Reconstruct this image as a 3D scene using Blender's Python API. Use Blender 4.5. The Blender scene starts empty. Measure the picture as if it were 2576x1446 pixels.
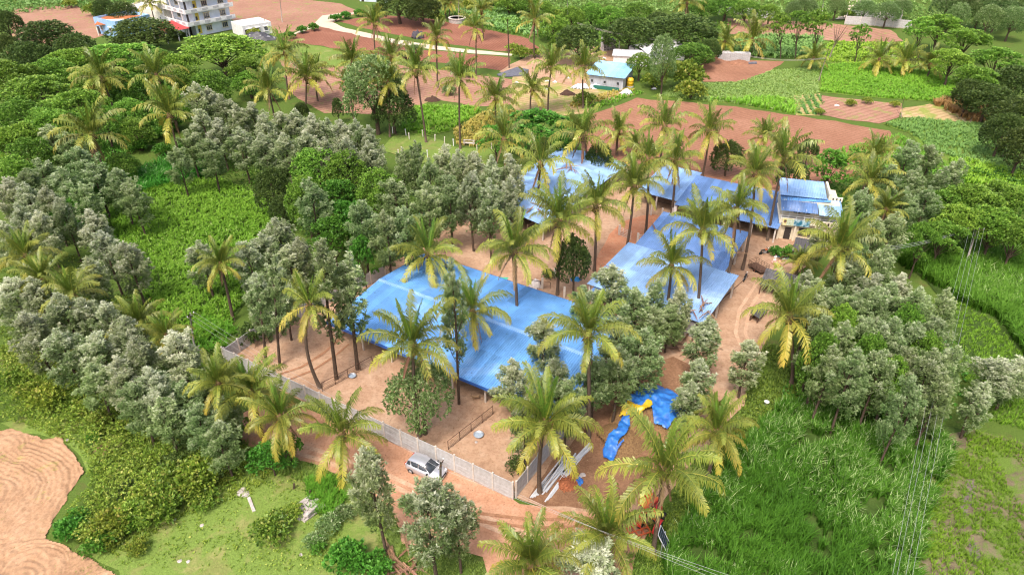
import bpy, bmesh, math, random
import numpy as np
from mathutils import Vector, Matrix
random.seed(7); rng = np.random.default_rng(7)
R = math.radians
scene = bpy.context.scene

# ---------------------------------------------------------------- camera, sky, sun, exposure
CAM_H, PITCH, FPX = 50.0, 33.0, 1771.0          # metres, degrees below the horizon, focal length in units of a 2576 wide frame
cam_d = bpy.data.cameras.new('camera'); cam = bpy.data.objects.new('camera', cam_d)
scene.collection.objects.link(cam); scene.camera = cam
cam_d.sensor_width = 36; cam_d.lens = 36*FPX/2576; cam_d.clip_end = 6000; cam_d.clip_start = .5
cam.location = (0, 0, CAM_H); cam.rotation_euler = (R(90-PITCH), 0, 0)

SUN_EL, SUN_AZ = 60, 205                          # soft light from high up, behind the viewer's left shoulder
world = bpy.data.worlds.new('World'); scene.world = world; world.use_nodes = True
wn = world.node_tree.nodes; wl = world.node_tree.links
sky = wn.new('ShaderNodeTexSky'); sky.sky_type = 'NISHITA'; sky.sun_disc = False
sky.sun_elevation = R(SUN_EL); sky.sun_rotation = R(SUN_AZ); sky.dust_density = 6; sky.air_density = 1.0; sky.ozone_density = .6
wn['Background'].inputs['Strength'].default_value = .135
wl.new(sky.outputs[0], wn['Background'].inputs[0])
sun_d = bpy.data.lights.new('sun', 'SUN'); sun_d.energy = 1.4; sun_d.angle = R(12); sun_d.color = (1, .95, .88)
sun = bpy.data.objects.new('sun', sun_d); scene.collection.objects.link(sun)
_a = R(SUN_AZ); _sd = Vector((math.sin(_a)*math.cos(R(SUN_EL)), math.cos(_a)*math.cos(R(SUN_EL)), math.sin(R(SUN_EL))))
sun.rotation_euler = _sd.to_track_quat('Z', 'Y').to_euler()
scene.view_settings.view_transform = 'Standard'; scene.view_settings.look = 'None'
scene.view_settings.exposure = 1.05; scene.view_settings.gamma = 1
scene.cycles.max_bounces = 5; scene.cycles.diffuse_bounces = 3; scene.cycles.transmission_bounces = 3
scene.cycles.use_denoising = True; scene.cycles.filter_width = 1.15

# ---------------------------------------------------------------- survey helpers: a sight line to a place on the land
_c, _s = math.cos(R(PITCH)), math.sin(R(PITCH))
def sight(x, y):
    u = (x-1288)/FPX; v = (723-y)/FPX
    return Vector((u, _c+v*_s, -_s+v*_c))
def G(x, y, z=0.0):
    d = sight(x, y); k = (z-CAM_H)/d.z
    return Vector((d.x*k, d.y*k, z))
def up_at(base, x, y):                            # the point above `base` (same distance) on a sight line
    d = sight(x, y); k = base.y/d.y
    return Vector((d.x*k, base.y, CAM_H+d.z*k))
def depth(p): return p.y*_c - (p.z-CAM_H)*_s
def mpp(p): return depth(p)/FPX                    # metres per unit
def proj(p):
    d = depth(p); return (1288+p.x/d*FPX, 723-((p.y*_s+(p.z-CAM_H)*_c)/d)*FPX)

# ---------------------------------------------------------------- objects
COL = scene.collection
def link(o, parent=None):
    COL.objects.link(o)
    if parent is not None: o.parent = parent
    return o
def tag(o, label=None, cat=None, group=None, kind=None):
    if label: o['label'] = label
    if cat: o['category'] = cat
    if group: o['group'] = group
    if kind: o['kind'] = kind
    return o
def thing(name, label, cat, loc=(0, 0, 0), rz=0, group=None, scale=None):
    o = bpy.data.objects.new(name, None); COL.objects.link(o); o.empty_display_size = .2
    o.location = loc; o.rotation_euler = (0, 0, rz)
    if scale: o.scale = scale
    return tag(o, label, cat, group)
def obj(name, mesh, parent=None, loc=None, rot=None, scale=None):
    o = bpy.data.objects.new(name, mesh)
    if loc is not None: o.location = loc
    if rot is not None: o.rotation_euler = rot
    if scale is not None: o.scale = scale
    return link(o, parent)

class MB:
    """collects simple shapes and links them as one mesh"""
    def __init__(s): s.v = []; s.f = []; s.mi = []; s.cur = 0
    def add(s, vs, fs):
        n = len(s.v); s.v += [tuple(v) for v in vs]; s.f += [tuple(i+n for i in f) for f in fs]; s.mi += [s.cur]*len(fs); return s
    def box(s, c, d, rz=0, m=None, taper=1.0):
        x, y, z = d[0]/2, d[1]/2, d[2]/2
        vs = []
        for sz in (-1, 1):
            t = 1 if sz < 0 else taper
            for sx, sy in ((-1, -1), (1, -1), (1, 1), (-1, 1)): vs.append(Vector((sx*x*t, sy*y*t, sz*z)))
        if rz: q = Matrix.Rotation(rz, 3, 'Z'); vs = [q@v for v in vs]
        if m is not None: vs = [m@v for v in vs]
        vs = [v+Vector(c) for v in vs]
        return s.add(vs, [(3, 2, 1, 0), (4, 5, 6, 7), (0, 1, 5, 4), (1, 2, 6, 5), (2, 3, 7, 6), (3, 0, 4, 7)])
    def tube(s, pts, rad, n=8, cap=True):
        pts = [Vector(p) for p in pts]; rad = rad if isinstance(rad, (list, tuple)) else [rad]*len(pts)
        vs = []; fs = []
        up = Vector((0, 0, 1))
        for i, p in enumerate(pts):
            t = (pts[min(i+1, len(pts)-1)]-pts[max(i-1, 0)]).normalized()
            a = t.cross(up if abs(t.z) < .95 else Vector((1, 0, 0))).normalized(); b = t.cross(a).normalized()
            for k in range(n):
                an = 2*math.pi*k/n; vs.append(p+(a*math.cos(an)+b*math.sin(an))*rad[i])
        for i in range(len(pts)-1):
            for k in range(n):
                k2 = (k+1) % n; fs.append((i*n+k, i*n+k2, (i+1)*n+k2, (i+1)*n+k))
        if cap: fs.append(tuple(range(n))); fs.append(tuple(reversed(range((len(pts)-1)*n, len(pts)*n))))
        return s.add(vs, fs)
    def lathe(s, prof, c=(0, 0, 0), n=16):
        vs = []; fs = []
        for r, z in prof:
            for k in range(n):
                an = 2*math.pi*k/n; vs.append((c[0]+r*math.cos(an), c[1]+r*math.sin(an), c[2]+z))
        for i in range(len(prof)-1):
            for k in range(n):
                k2 = (k+1) % n; fs.append((i*n+k, i*n+k2, (i+1)*n+k2, (i+1)*n+k))
        fs.append(tuple(reversed(range(n)))); fs.append(tuple(range((len(prof)-1)*n, len(prof)*n)))
        return s.add(vs, fs)
    def prism(s, poly, z0, z1):
        n = len(poly); vs = [(p[0], p[1], z0) for p in poly]+[(p[0], p[1], z1) for p in poly]
        fs = [tuple(reversed(range(n))), tuple(range(n, 2*n))]+[(i, (i+1) % n, n+(i+1) % n, n+i) for i in range(n)]
        return s.add(vs, fs)
    def mesh(s, name, mat, smooth=False):
        me = bpy.data.meshes.new(name); me.from_pydata(s.v, [], s.f)
        for m in (mat if isinstance(mat, (list, tuple)) else [mat]): me.materials.append(m)
        if isinstance(mat, (list, tuple)): me.polygons.foreach_set('material_index', s.mi)
        if smooth: me.polygons.foreach_set('use_smooth', [True]*len(me.polygons))
        me.update(); return me
    def build(s, name, mat, parent=None, smooth=False, loc=None, rot=None):
        return obj(name, s.mesh(name, mat, smooth), parent, loc, rot)

def np_mesh(name, verts, quads, mat, tone=None, smooth=False):
    """mesh from arrays; quads (n,4) or (n,3)"""
    verts = np.asarray(verts, np.float32); quads = np.asarray(quads, np.int32)
    me = bpy.data.meshes.new(name); k = quads.shape[1]
    me.vertices.add(len(verts)); me.vertices.foreach_set('co', verts.ravel())
    me.loops.add(quads.size); me.loops.foreach_set('vertex_index', quads.ravel())
    me.polygons.add(len(quads)); me.polygons.foreach_set('loop_start', np.arange(len(quads), dtype=np.int32)*k)
    me.polygons.foreach_set('loop_total', np.full(len(quads), k, np.int32)) if bpy.app.version < (4, 1) else None
    if smooth: me.polygons.foreach_set('use_smooth', np.ones(len(quads), bool))
    me.update(calc_edges=True); me.validate()
    if tone is not None:
        at = me.attributes.new('tone', 'FLOAT', 'POINT'); at.data.foreach_set('value', np.asarray(tone, np.float32))
    me.materials.append(mat); return me

# ---------------------------------------------------------------- materials
def nodes_of(name):
    m = bpy.data.materials.new(name); m.use_nodes = True; nt = m.node_tree
    return m, nt, nt.nodes, nt.links, nt.nodes['Principled BSDF']
def ramp(n, stops):
    r = n.new('ShaderNodeValToRGB'); e = r.color_ramp.elements
    while len(e) < len(stops): e.new(.5)
    for el, (p, c) in zip(e, stops): el.position = p; el.color = (*c, 1)
    return r
def noise(n, l, scale, detail=4, rough=.6, vec=None, dist=0):
    t = n.new('ShaderNodeTexNoise'); t.inputs['Scale'].default_value = scale; t.inputs['Detail'].default_value = detail
    t.inputs['Roughness'].default_value = rough; t.inputs['Distortion'].default_value = dist
    if vec is not None: l.new(vec, t.inputs['Vector'])
    return t
def mixc(n, l, fac, a, b, mode='MIX'):
    m = n.new('ShaderNodeMix'); m.data_type = 'RGBA'; m.blend_type = mode
    for val, key in ((fac, 0), (a, 6), (b, 7)):
        if hasattr(val, 'is_linked') or isinstance(val, bpy.types.NodeSocket): l.new(val, m.inputs[key])
        elif key == 0: m.inputs[0].default_value = val
        else: m.inputs[key].default_value = (*val, 1)
    return m.outputs[2]
def plain(name, col, rough=.7, col2=None, scale=6, metallic=0, spec=.4, bump=0, stretch=None, objvar=0, contrast=(.35, .65)):
    m, nt, n, l, b = nodes_of(name)
    b.inputs['Roughness'].default_value = rough; b.inputs['Metallic'].default_value = metallic
    b.inputs['Specular IOR Level'].default_value = spec
    tc = n.new('ShaderNodeTexCoord'); vec = tc.outputs['Object']
    if stretch: mp = n.new('ShaderNodeMapping'); mp.inputs['Scale'].default_value = stretch; l.new(vec, mp.inputs[0]); vec = mp.outputs[0]
    col2 = col2 or tuple(c*.78 for c in col)
    t = noise(n, l, scale, 6, .65, vec); r = ramp(n, [(contrast[0], col2), (contrast[1], col)]); l.new(t.outputs[0], r.inputs[0])
    out = r.outputs[0]
    if objvar:
        oi = n.new('ShaderNodeObjectInfo'); mr = n.new('ShaderNodeMapRange'); mr.inputs[3].default_value = 1-objvar; mr.inputs[4].default_value = 1+objvar
        l.new(oi.outputs['Random'], mr.inputs[0]); h = n.new('ShaderNodeHueSaturation'); l.new(mr.outputs[0], h.inputs['Value']); l.new(out, h.inputs['Color']); out = h.outputs[0]
    l.new(out, b.inputs['Base Color'])
    if bump:
        bp = n.new('ShaderNodeBump'); bp.inputs['Strength'].default_value = bump; bp.inputs['Distance'].default_value = .05
        l.new(t.outputs[0], bp.inputs['Height']); l.new(bp.outputs[0], b.inputs['Normal'])
    return m
def soil(name, dark, mid, light, s1=.12, s2=1.3, s3=7, bump=.5, grass=None, grass_amt=.5, furrow=None):
    """earth: broad patches, clods and grains; optional weeds; optional furrow lines (angle deg, spacing m)"""
    m, nt, n, l, b = nodes_of(name); b.inputs['Roughness'].default_value = .95; b.inputs['Specular IOR Level'].default_value = .1
    tc = n.new('ShaderNodeTexCoord'); vec = tc.outputs['Object']
    a = noise(n, l, s1, 4, .6, vec, .6); c = noise(n, l, s2, 6, .7, vec); d = noise(n, l, s3, 3, .7, vec)
    r1 = ramp(n, [(.32, dark), (.5, mid), (.68, light)])
    ad = n.new('ShaderNodeMath'); ad.operation = 'MULTIPLY_ADD'; l.new(c.outputs[0], ad.inputs[0]); ad.inputs[1].default_value = .5
    hf = n.new('ShaderNodeMath'); hf.operation = 'MULTIPLY'; l.new(a.outputs[0], hf.inputs[0]); hf.inputs[1].default_value = .5
    l.new(hf.outputs[0], ad.inputs[2]); hgt = c.outputs[0]
    l.new(ad.outputs[0], r1.inputs[0]); out = r1.outputs[0]
    rs = ramp(n, [(.36, (.5, .47, .44)), (.56, (1, 1, 1))]); l.new(d.outputs[0], rs.inputs[0]); out = mixc(n, l, .38, out, rs.outputs[0], 'MULTIPLY')
    if furrow:
        mp = n.new('ShaderNodeMapping'); mp.inputs['Rotation'].default_value = (0, 0, R(furrow[0])); l.new(vec, mp.inputs[0])
        w = n.new('ShaderNodeTexWave'); w.inputs['Scale'].default_value = .314/furrow[1]; w.inputs['Distortion'].default_value = 1.2
        w.inputs['Detail'].default_value = 3; w.inputs['Detail Scale'].default_value = 1.5; l.new(mp.outputs[0], w.inputs[0])
        rw = ramp(n, [(.1, (.66, .62, .6)), (.6, (1, 1, 1))]); l.new(w.outputs[0], rw.inputs[0]); out = mixc(n, l, furrow[2] if len(furrow) > 2 else .6, out, rw.outputs[0], 'MULTIPLY')
    if grass:
        g = noise(n, l, .35, 6, .7, vec, .4); g2 = noise(n, l, 9, 3, .7, vec)
        rg = ramp(n, [(.5-.12*grass_amt, (0, 0, 0)), (.62-.12*grass_amt, (1, 1, 1))]); rg.color_ramp.elements[0].position = .62-.3*grass_amt; rg.color_ramp.elements[1].position = .72-.28*grass_amt
        l.new(g.outputs[0], rg.inputs[0]); gc = ramp(n, [(.3, tuple(x*.6 for x in grass)), (.7, tuple(min(1, x*1.35) for x in grass))]); l.new(g2.outputs[0], gc.inputs[0])
        out = mixc(n, l, rg.outputs[0], out, gc.outputs[0])
    l.new(out, b.inputs['Base Color'])
    bp = n.new('ShaderNodeBump'); bp.inputs['Strength'].default_value = bump; bp.inputs['Distance'].default_value = .12
    l.new(hgt, bp.inputs['Height']); bp2 = n.new('ShaderNodeBump'); bp2.inputs['Strength'].default_value = bump*.6; bp2.inputs['Distance'].default_value = .04
    l.new(d.outputs[0], bp2.inputs['Height']); l.new(bp.outputs[0], bp2.inputs['Normal']); l.new(bp2.outputs[0], b.inputs['Normal'])
    return m
def leaf(name, stops, rough=.5, trans=.22, val=.22, hue=.02, spec=.35):
    """leaf: colour by the tone stored on each leaf, each plant a little different"""
    m, nt, n, l, b = nodes_of(name)
    at = n.new('ShaderNodeAttribute'); at.attribute_name = 'tone'
    r = ramp(n, stops); l.new(at.outputs['Fac'], r.inputs[0])
    oi = n.new('ShaderNodeObjectInfo'); mr = n.new('ShaderNodeMapRange'); mr.inputs[3].default_value = 1-val; mr.inputs[4].default_value = 1+val
    l.new(oi.outputs['Random'], mr.inputs[0])
    mh = n.new('ShaderNodeMath'); mh.operation = 'MULTIPLY'; mh.inputs[1].default_value = 7.31; l.new(oi.outputs['Random'], mh.inputs[0])
    fr = n.new('ShaderNodeMath'); fr.operation = 'FRACT'; l.new(mh.outputs[0], fr.inputs[0])
    m2 = n.new('ShaderNodeMapRange'); m2.inputs[3].default_value = .5-hue; m2.inputs[4].default_value = .5+hue; l.new(fr.outputs[0], m2.inputs[0])
    h = n.new('ShaderNodeHueSaturation'); l.new(r.outputs[0], h.inputs['Color']); l.new(mr.outputs[0], h.inputs['Value']); l.new(m2.outputs[0], h.inputs['Hue'])
    l.new(h.outputs[0], b.inputs['Base Color']); b.inputs['Roughness'].default_value = rough; b.inputs['Specular IOR Level'].default_value = spec
    t = n.new('ShaderNodeBsdfTranslucent'); l.new(h.outputs[0], t.inputs[0])
    mx = n.new('ShaderNodeMixShader'); mx.inputs[0].default_value = trans
    l.new(b.outputs[0], mx.inputs[1]); l.new(t.outputs[0], mx.inputs[2]); l.new(mx.outputs[0], n['Material Output'].inputs[0])
    return m

def vnoise(x, y, seed=0):
    """smooth value noise for arrays"""
    def hsh(i, j): 
        v = np.sin(i*127.1+j*311.7+seed*74.7)*43758.5453; return v-np.floor(v)
    xi = np.floor(x); yi = np.floor(y); xf = x-xi; yf = y-yi; u = xf*xf*(3-2*xf); w = yf*yf*(3-2*yf)
    return (hsh(xi, yi)*(1-u)+hsh(xi+1, yi)*u)*(1-w)+(hsh(xi, yi+1)*(1-u)+hsh(xi+1, yi+1)*u)*w
def fbm(x, y, seed=0, o=3):
    r = 0; a = .5
    for k in range(o): r = r+a*vnoise(x*2**k, y*2**k, seed+k); a *= .5
    return r/(1-.5**o)
def inside(px, py, poly):
    c = np.zeros(len(px), bool); n = len(poly)
    for i in range(n):
        x1, y1 = poly[i]; x2, y2 = poly[(i+1) % n]
        if y1 == y2: continue
        k = ((y1 > py) != (y2 > py)) & (px < (x2-x1)*(py-y1)/(y2-y1)+x1); c ^= k
    return c
def world_poly(pf, z=0): return [(G(x, y, z).x, G(x, y, z).y) for x, y in pf]
def jagged(poly, step=1.5, amp=.35, seed=1):
    out = []
    for i in range(len(poly)):
        a = np.array(poly[i]); b = np.array(poly[(i+1) % len(poly)]); L = np.linalg.norm(b-a); k = max(1, int(L/step))
        nrm = np.array([-(b-a)[1], (b-a)[0]])/max(L, 1e-6)
        for j in range(k):
            p = a+(b-a)*j/k; out.append(tuple(p+nrm*(float(fbm(np.array(p[0]*.35), np.array(p[1]*.35), seed))-.5)*amp*4))
    return out
def points_in(poly, density):
    p = np.array(poly); lo = p.min(0); hi = p.max(0); n = int((hi-lo).prod()*density)
    q = lo+(hi-lo)*rng.random((n, 2)); return q[inside(q[:, 0], q[:, 1], poly)]
# ---------------------------------------------------------------- the land
GREEN = (.10, .17, .03)
m_base = soil('weedy earth', (.07, .065, .025), (.12, .115, .04), (.22, .18, .075), s1=.2, grass=(.085, .135, .025), grass_amt=1.0, bump=.9)
m_lawn = soil('short grass', (.15, .17, .05), (.22, .235, .075), (.34, .31, .13), s1=.25, s2=.9, grass=(.15, .22, .045), grass_amt=.8, bump=.8)
m_yard = soil('sandy yard earth', (.32, .19, .12), (.425, .27, .175), (.52, .365, .255), s1=.22, s2=1.0, s3=3.5, bump=.7)
m_road = soil('red dirt track', (.40, .205, .12), (.48, .26, .16), (.55, .34, .225), s1=.3, s2=1.2, s3=5)
m_dark = soil('trampled brown earth', (.17, .09, .05), (.24, .13, .075), (.33, .19, .11), s1=.25, s2=1.5, s3=6)
m_court = soil('red courtyard earth', (.42, .17, .09), (.52, .23, .13), (.56, .30, .18), s1=.25, s2=1.5)
m_red = soil('dark red tilled soil', (.20, .085, .055), (.265, .115, .075), (.34, .165, .11), s1=.09, s2=1.6, s3=5, furrow=(18, .8, .4), bump=.7)
m_brown = soil('red brown tilled soil', (.23, .11, .068), (.305, .152, .095), (.39, .21, .14), s1=.08, s2=1.4, s3=5, furrow=(58, .8, .35), bump=.7)
m_pink = soil('pale pink tilled soil', (.27, .145, .10), (.355, .195, .135), (.44, .265, .19), s1=.08, s2=1.2, s3=4, furrow=(58, 1.3, .5), grass=(.24, .24, .08), grass_amt=.25)
m_straw = soil('dry stubble', (.36, .25, .12), (.46, .33, .17), (.56, .43, .25), s1=.2, s2=1.5, furrow=(60, 1.2), grass=(.25, .28, .07), grass_amt=.5)
m_path = soil('pale cart path', (.46, .36, .27), (.56, .46, .36), (.64, .55, .46), s1=.4, s2=2)
m_plough = soil('ploughed orange soil', (.30, .175, .10), (.395, .24, .14), (.48, .31, .195), s1=.2, s2=1.4, s3=6, grass=(.28, .26, .07), grass_amt=.12)
m_fieldg = soil('earth under a green crop', (.08, .10, .025), (.12, .16, .03), (.2, .24, .06), s1=.2, s2=1.2, grass=(.12, .2, .03), grass_amt=.8, bump=1)
m_fieldd = soil('earth under tall fodder', (.03, .05, .012), (.05, .09, .018), (.08, .12, .03), s1=.3, s2=1.2)

m_wet = soil('wet weedy earth', (.09, .07, .05), (.16, .13, .08), (.25, .20, .14), s1=.3, s2=1.2, grass=(.11, .17, .03), grass_amt=.55)
mb = MB(); S = 2600
mb.add([(-S, -400, 0), (S, -400, 0), (S, 4200, 0), (-S, 4200, 0)], [(0, 1, 2, 3)])
tag(mb.build('ground', m_base), 'weedy green and brown earth across the whole valley', kind='structure')

_lay = [0]
def sheet(name, pf, mat, label, z=None, amp=.35, step=1.5):
    _lay[0] += 1; z = z if z is not None else .004*_lay[0]
    poly = jagged(world_poly(pf), step, amp, _lay[0])
    bm = bmesh.new(); vs = [bm.verts.new((x, y, z)) for x, y in poly]
    f = bm.faces.new(vs); f.normal_update()
    if f.normal.z < 0: f.normal_flip()
    bmesh.ops.triangulate(bm, faces=bm.faces[:], ngon_method='EAR_CLIP')
    me = bpy.data.meshes.new(name); bm.to_mesh(me); bm.free(); me.materials.append(mat)
    return tag(obj(name, me), label, kind='structure')
# grassland and fields, far to near
sheet('field', [(30, 22), (190, 14), (310, 78), (240, 96), (25, 135)], m_pink, 'pale tilled field in the top left corner', amp=.8, step=4)
sheet('field', [(560, 0), (700, -8), (860, 10), (905, 30), (830, 62), (700, 85), (600, 62), (565, 30)], m_pink, 'pale tilled field behind the tall white house', amp=.8, step=4)
sheet('path', [(720, 92), (790, 62), (810, 40), (850, 34), (900, 32), (850, 44), (838, 56), (870, 72), (1000, 100), (1100, 116), (1190, 126), (1290, 136), (1290, 142), (1180, 134), (1080, 124), (960, 104), (830, 76), (800, 66), (745, 86)], m_path, 'pale cart path bending between the dark red fields', amp=.3, step=3)
sheet('field', [(700, 100), (805, 68), (900, 90), (1050, 124), (1285, 146), (1282, 180), (1090, 156), (958, 140), (862, 124), (760, 110)], m_red, 'dark red tilled field below the pale path', amp=.6, step=3)
sheet('field', [(850, 54), (960, 38), (1080, 48), (1180, 66), (1330, 98), (1355, 120), (1345, 138), (1250, 128), (1100, 106), (930, 76)], m_red, 'dark red tilled field above the pale path', amp=.6, step=3)
sheet('field', [(700, 150), (810, 156), (900, 150), (1030, 168), (1160, 182), (1310, 205), (1440, 215), (1440, 240), (1310, 262), (1185, 268), (1090, 250), (1000, 290), (820, 285), (740, 240)], m_pink, 'furrowed pink field among the coconut palms', amp=.6, step=3)
sheet('field', [(675, 115), (765, 110), (890, 132), (880, 165), (820, 170), (700, 150), (660, 135)], m_lawn, 'green grass strip left of the palms', amp=.6, step=3)
sheet('field', [(1290, 190), (1430, 210), (1560, 228), (1600, 236), (1490, 262), (1480, 285), (1330, 300), (1290, 270)], m_straw, 'dry stubble field below the blue roofed hut', amp=.6, step=3)
sheet('yard', [(1330, 140), (1480, 118), (1640, 128), (1600, 170), (1560, 228), (1470, 220), (1290, 190), (1250, 180)], m_yard, 'sandy yard around the blue roofed hut', amp=.6, step=3)
sheet('field', [(1490, 286), (1602, 248), (1850, 270), (2100, 305), (2240, 330), (2260, 370), (2180, 440), (2000, 480), (1700, 470), (1480, 400), (1450, 330)], m_brown, 'large red brown tilled field behind the blue sheds', amp=.5, step=3)
sheet('field', [(1715, 185), (1790, 148), (1900, 152), (1970, 155), (1930, 190), (1860, 206), (1740, 206)], m_brown, 'red earth patch beside the block stack', amp=.6, step=3)
sheet('field', [(1700, 215), (1860, 206), (1940, 178), (2062, 168), (2060, 235), (2000, 290), (1850, 262), (1640, 245)], m_fieldg, 'bright green crop field left of the leaning pole', amp=.5, step=3)
sheet('field', [(1995, 240), (2065, 236), (2063, 292), (2000, 290)], m_straw, 'small bed of vegetable rows beside the pink field', amp=.3, step=2)
sheet('field', [(1830, 48), (2090, 60), (2240, 76), (2275, 105), (2150, 108), (2050, 100), (1830, 86)], m_pink, 'pale tilled field below the grey walls', amp=.6, step=4)
sheet('field', [(1855, 88), (2070, 94), (2066, 152), (1845, 146)], m_fieldd, 'dark earth of the row crop plot', amp=.4, step=3)
sheet('field', [(2070, 104), (2280, 108), (2330, 170), (2110, 165), (2062, 152)], m_fieldg, 'yellow green plot behind the small palms', amp=.5, step=3)
sheet('field', [(2068, 166), (2150, 158), (2250, 168), (2380, 188), (2425, 245), (2340, 258), (2180, 245), (2062, 234)], m_fieldg, 'vivid green crop field right of the leaning pole', amp=.5, step=3)
sheet('field', [(2068, 242), (2270, 262), (2262, 296), (2210, 312), (2120, 300), (2055, 288)], m_pink, 'pink tilled field with a white scrap on it', amp=.4, step=2)
sheet('field', [(2262, 276), (2340, 262), (2470, 302), (2440, 312), (2270, 296)], m_straw, 'sandy plot below the vivid green crop', amp=.4, step=2)
sheet('field', [(2220, 312), (2300, 296), (2460, 312), (2576, 340), (2650, 480), (2430, 460), (2330, 380), (2290, 335)], m_fieldg, 'pale green crop field at the right edge', amp=.5, step=3)
sheet('lawn', [(990, 345), (1060, 340), (1150, 372), (1230, 372), (1330, 400), (1200, 420), (1060, 410), (960, 380)], m_lawn, 'short lawn between the palms and silver trees', amp=.5, step=2)
sheet('field', [(985, 330), (1040, 265), (1200, 270), (1210, 285), (1130, 330), (1060, 345)], m_fieldg, 'vivid green plot left of the straw coloured crop', amp=.4, step=2)
sheet('meadow', [(215, 1385), (330, 1300), (440, 1250), (600, 1190), (760, 1165), (900, 1220), (985, 1300), (1010, 1370), (960, 1500), (300, 1500), (285, 1450)], m_lawn, 'pale green short meadow in the left foreground', amp=.6)
sheet('meadow', [(140, 1105), (60, 1085), (0, 1070), (150, 1050), (330, 1040), (330, 1100), (250, 1160), (220, 1190), (205, 1150)], m_lawn, 'grassy strip above the ploughed field', amp=.5)
# left: maize plot, scrub, ploughed field
sheet('field', [(255, 545), (330, 490), (450, 455), (560, 450), (680, 500), (730, 560), (640, 720), (560, 850), (470, 900), (380, 800), (330, 700)], m_fieldd, 'dark earth under the maize plot', amp=.4, step=2)
sheet('field', [(1650, 1420), (1760, 1240), (1880, 1095), (1960, 1015), (2100, 1000), (2300, 1050), (2440, 1080), (2576, 1150), (2700, 1500), (1700, 1600)], m_fieldd, 'dark earth under the tall fodder grass', amp=.4, step=2)
sheet('field', [(2330, 1110), (2450, 1080), (2600, 1120), (2740, 1500), (2280, 1560)], m_wet, 'wet grassy field in the bottom right corner', amp=.5, step=2)
sheet('field', [(2250, 640), (2380, 600), (2600, 640), (2700, 860), (2600, 1010), (2430, 960), (2380, 760)], m_fieldd, 'earth under the tall grass right of the grove', amp=.4, step=2)
# the compound, the track and the trodden ground by the tarpaulin
sheet('yard', [(560, 895), (620, 845), (800, 765), (940, 690), (1100, 600), (1170, 500), (1330, 420), (1600, 440), (1900, 470), (2060, 500), (2100, 620), (2000, 690), (1960, 800), (1900, 900), (1870, 1020), (1790, 1110), (1640, 1300), (1500, 1320), (1310, 1262), (1120, 1160), (900, 1075), (660, 960)], m_yard, 'sandy orange earth inside the walled compound', amp=.2)
sheet('courtyard', [(1500, 640), (1560, 560), (1640, 540), (1760, 560), (1700, 640), (1590, 700), (1490, 700)], m_court, 'red earth courtyard between the blue sheds', amp=.3)
sheet('track', [(560, 1060), (640, 1030), (700, 1000), (900, 1080), (1120, 1165), (1310, 1262), (1420, 1290), (1560, 1290), (1640, 1310), (1600, 1400), (1560, 1500), (1180, 1500), (1230, 1440), (1215, 1400), (1010, 1370), (985, 1290), (900, 1215), (800, 1175), (720, 1160), (620, 1120)], m_road, 'red dirt track running past the parked car', amp=.3)
sheet('trampled_ground', [(1490, 1050), (1560, 960), (1690, 900), (1760, 950), (1740, 1080), (1640, 1230), (1570, 1290), (1470, 1285), (1330, 1255), (1390, 1160)], m_dark, 'trampled brown earth around the tarpaulin and brick heap', amp=.5)

# the ploughed field with its turning furrows, as real ridges
def plough():
    pf = [(-60, 1075), (60, 1085), (150, 1108), (205, 1150), (220, 1190), (200, 1228), (160, 1280), (128, 1342), (160, 1360), (215, 1385), (285, 1450), (330, 1500), (-80, 1520)]
    poly = jagged(world_poly(pf), .4, .55, 91); P = np.array(poly)
    lo = P.min(0); hi = P.max(0); st = .1
    xs = np.arange(lo[0], hi[0], st); ys = np.arange(lo[1], hi[1], st); X, Y = np.meshgrid(xs, ys)
    c1 = G(-90, 1270); c2 = G(60, 1460)
    wob = (fbm(X*.25, Y*.25, 5)-.5)*2.2
    d1 = np.hypot(X-c1.x, (Y-c1.y)*1.15); ang = R(33); lin = -(X-c1.x)*math.sin(ang)+(Y-c1.y)*math.cos(ang)
    t = np.clip((X-c1.x+1.0)/2.5, 0, 1); d = np.where(Y < c1.y-2-(X-c1.x)*.25, lin*1.0, np.abs(lin)*(1-t)+d1*t)
    d2 = np.hypot(X-c2.x, Y-c2.y); near = np.clip((4.2-d2)/1.2, 0, 1)
    d = d*(1-near)+d2*near+wob
    rid = .5+.5*np.sin(d*2*np.pi/.55); deep = .5+.5*np.sin(d*2*np.pi/2.5+1)
    Z = .03+.085*rid**.8*(.45+.8*fbm(X*.5, Y*.5, 9))+.10*deep+.17*(fbm(X*3, Y*3, 3)-.5)
    nx, ny = len(xs), len(ys); V = np.stack([X, Y, Z], -1).reshape(-1, 3)
    idx = np.arange(nx*ny).reshape(ny, nx); Q = np.stack([idx[:-1, :-1], idx[:-1, 1:], idx[1:, 1:], idx[1:, :-1]], -1).reshape(-1, 4)
    ctr = V[Q].mean(1); Q = Q[inside(ctr[:, 0], ctr[:, 1], poly)]
    used = np.unique(Q); mp = -np.ones(len(V), int); mp[used] = np.arange(len(used))
    tag(obj('ploughed_field', np_mesh('ploughed_field', V[used], mp[Q], m_plough, smooth=True)), 'ploughed orange field with curved turning furrows, bottom left corner', kind='structure')
plough()

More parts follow.
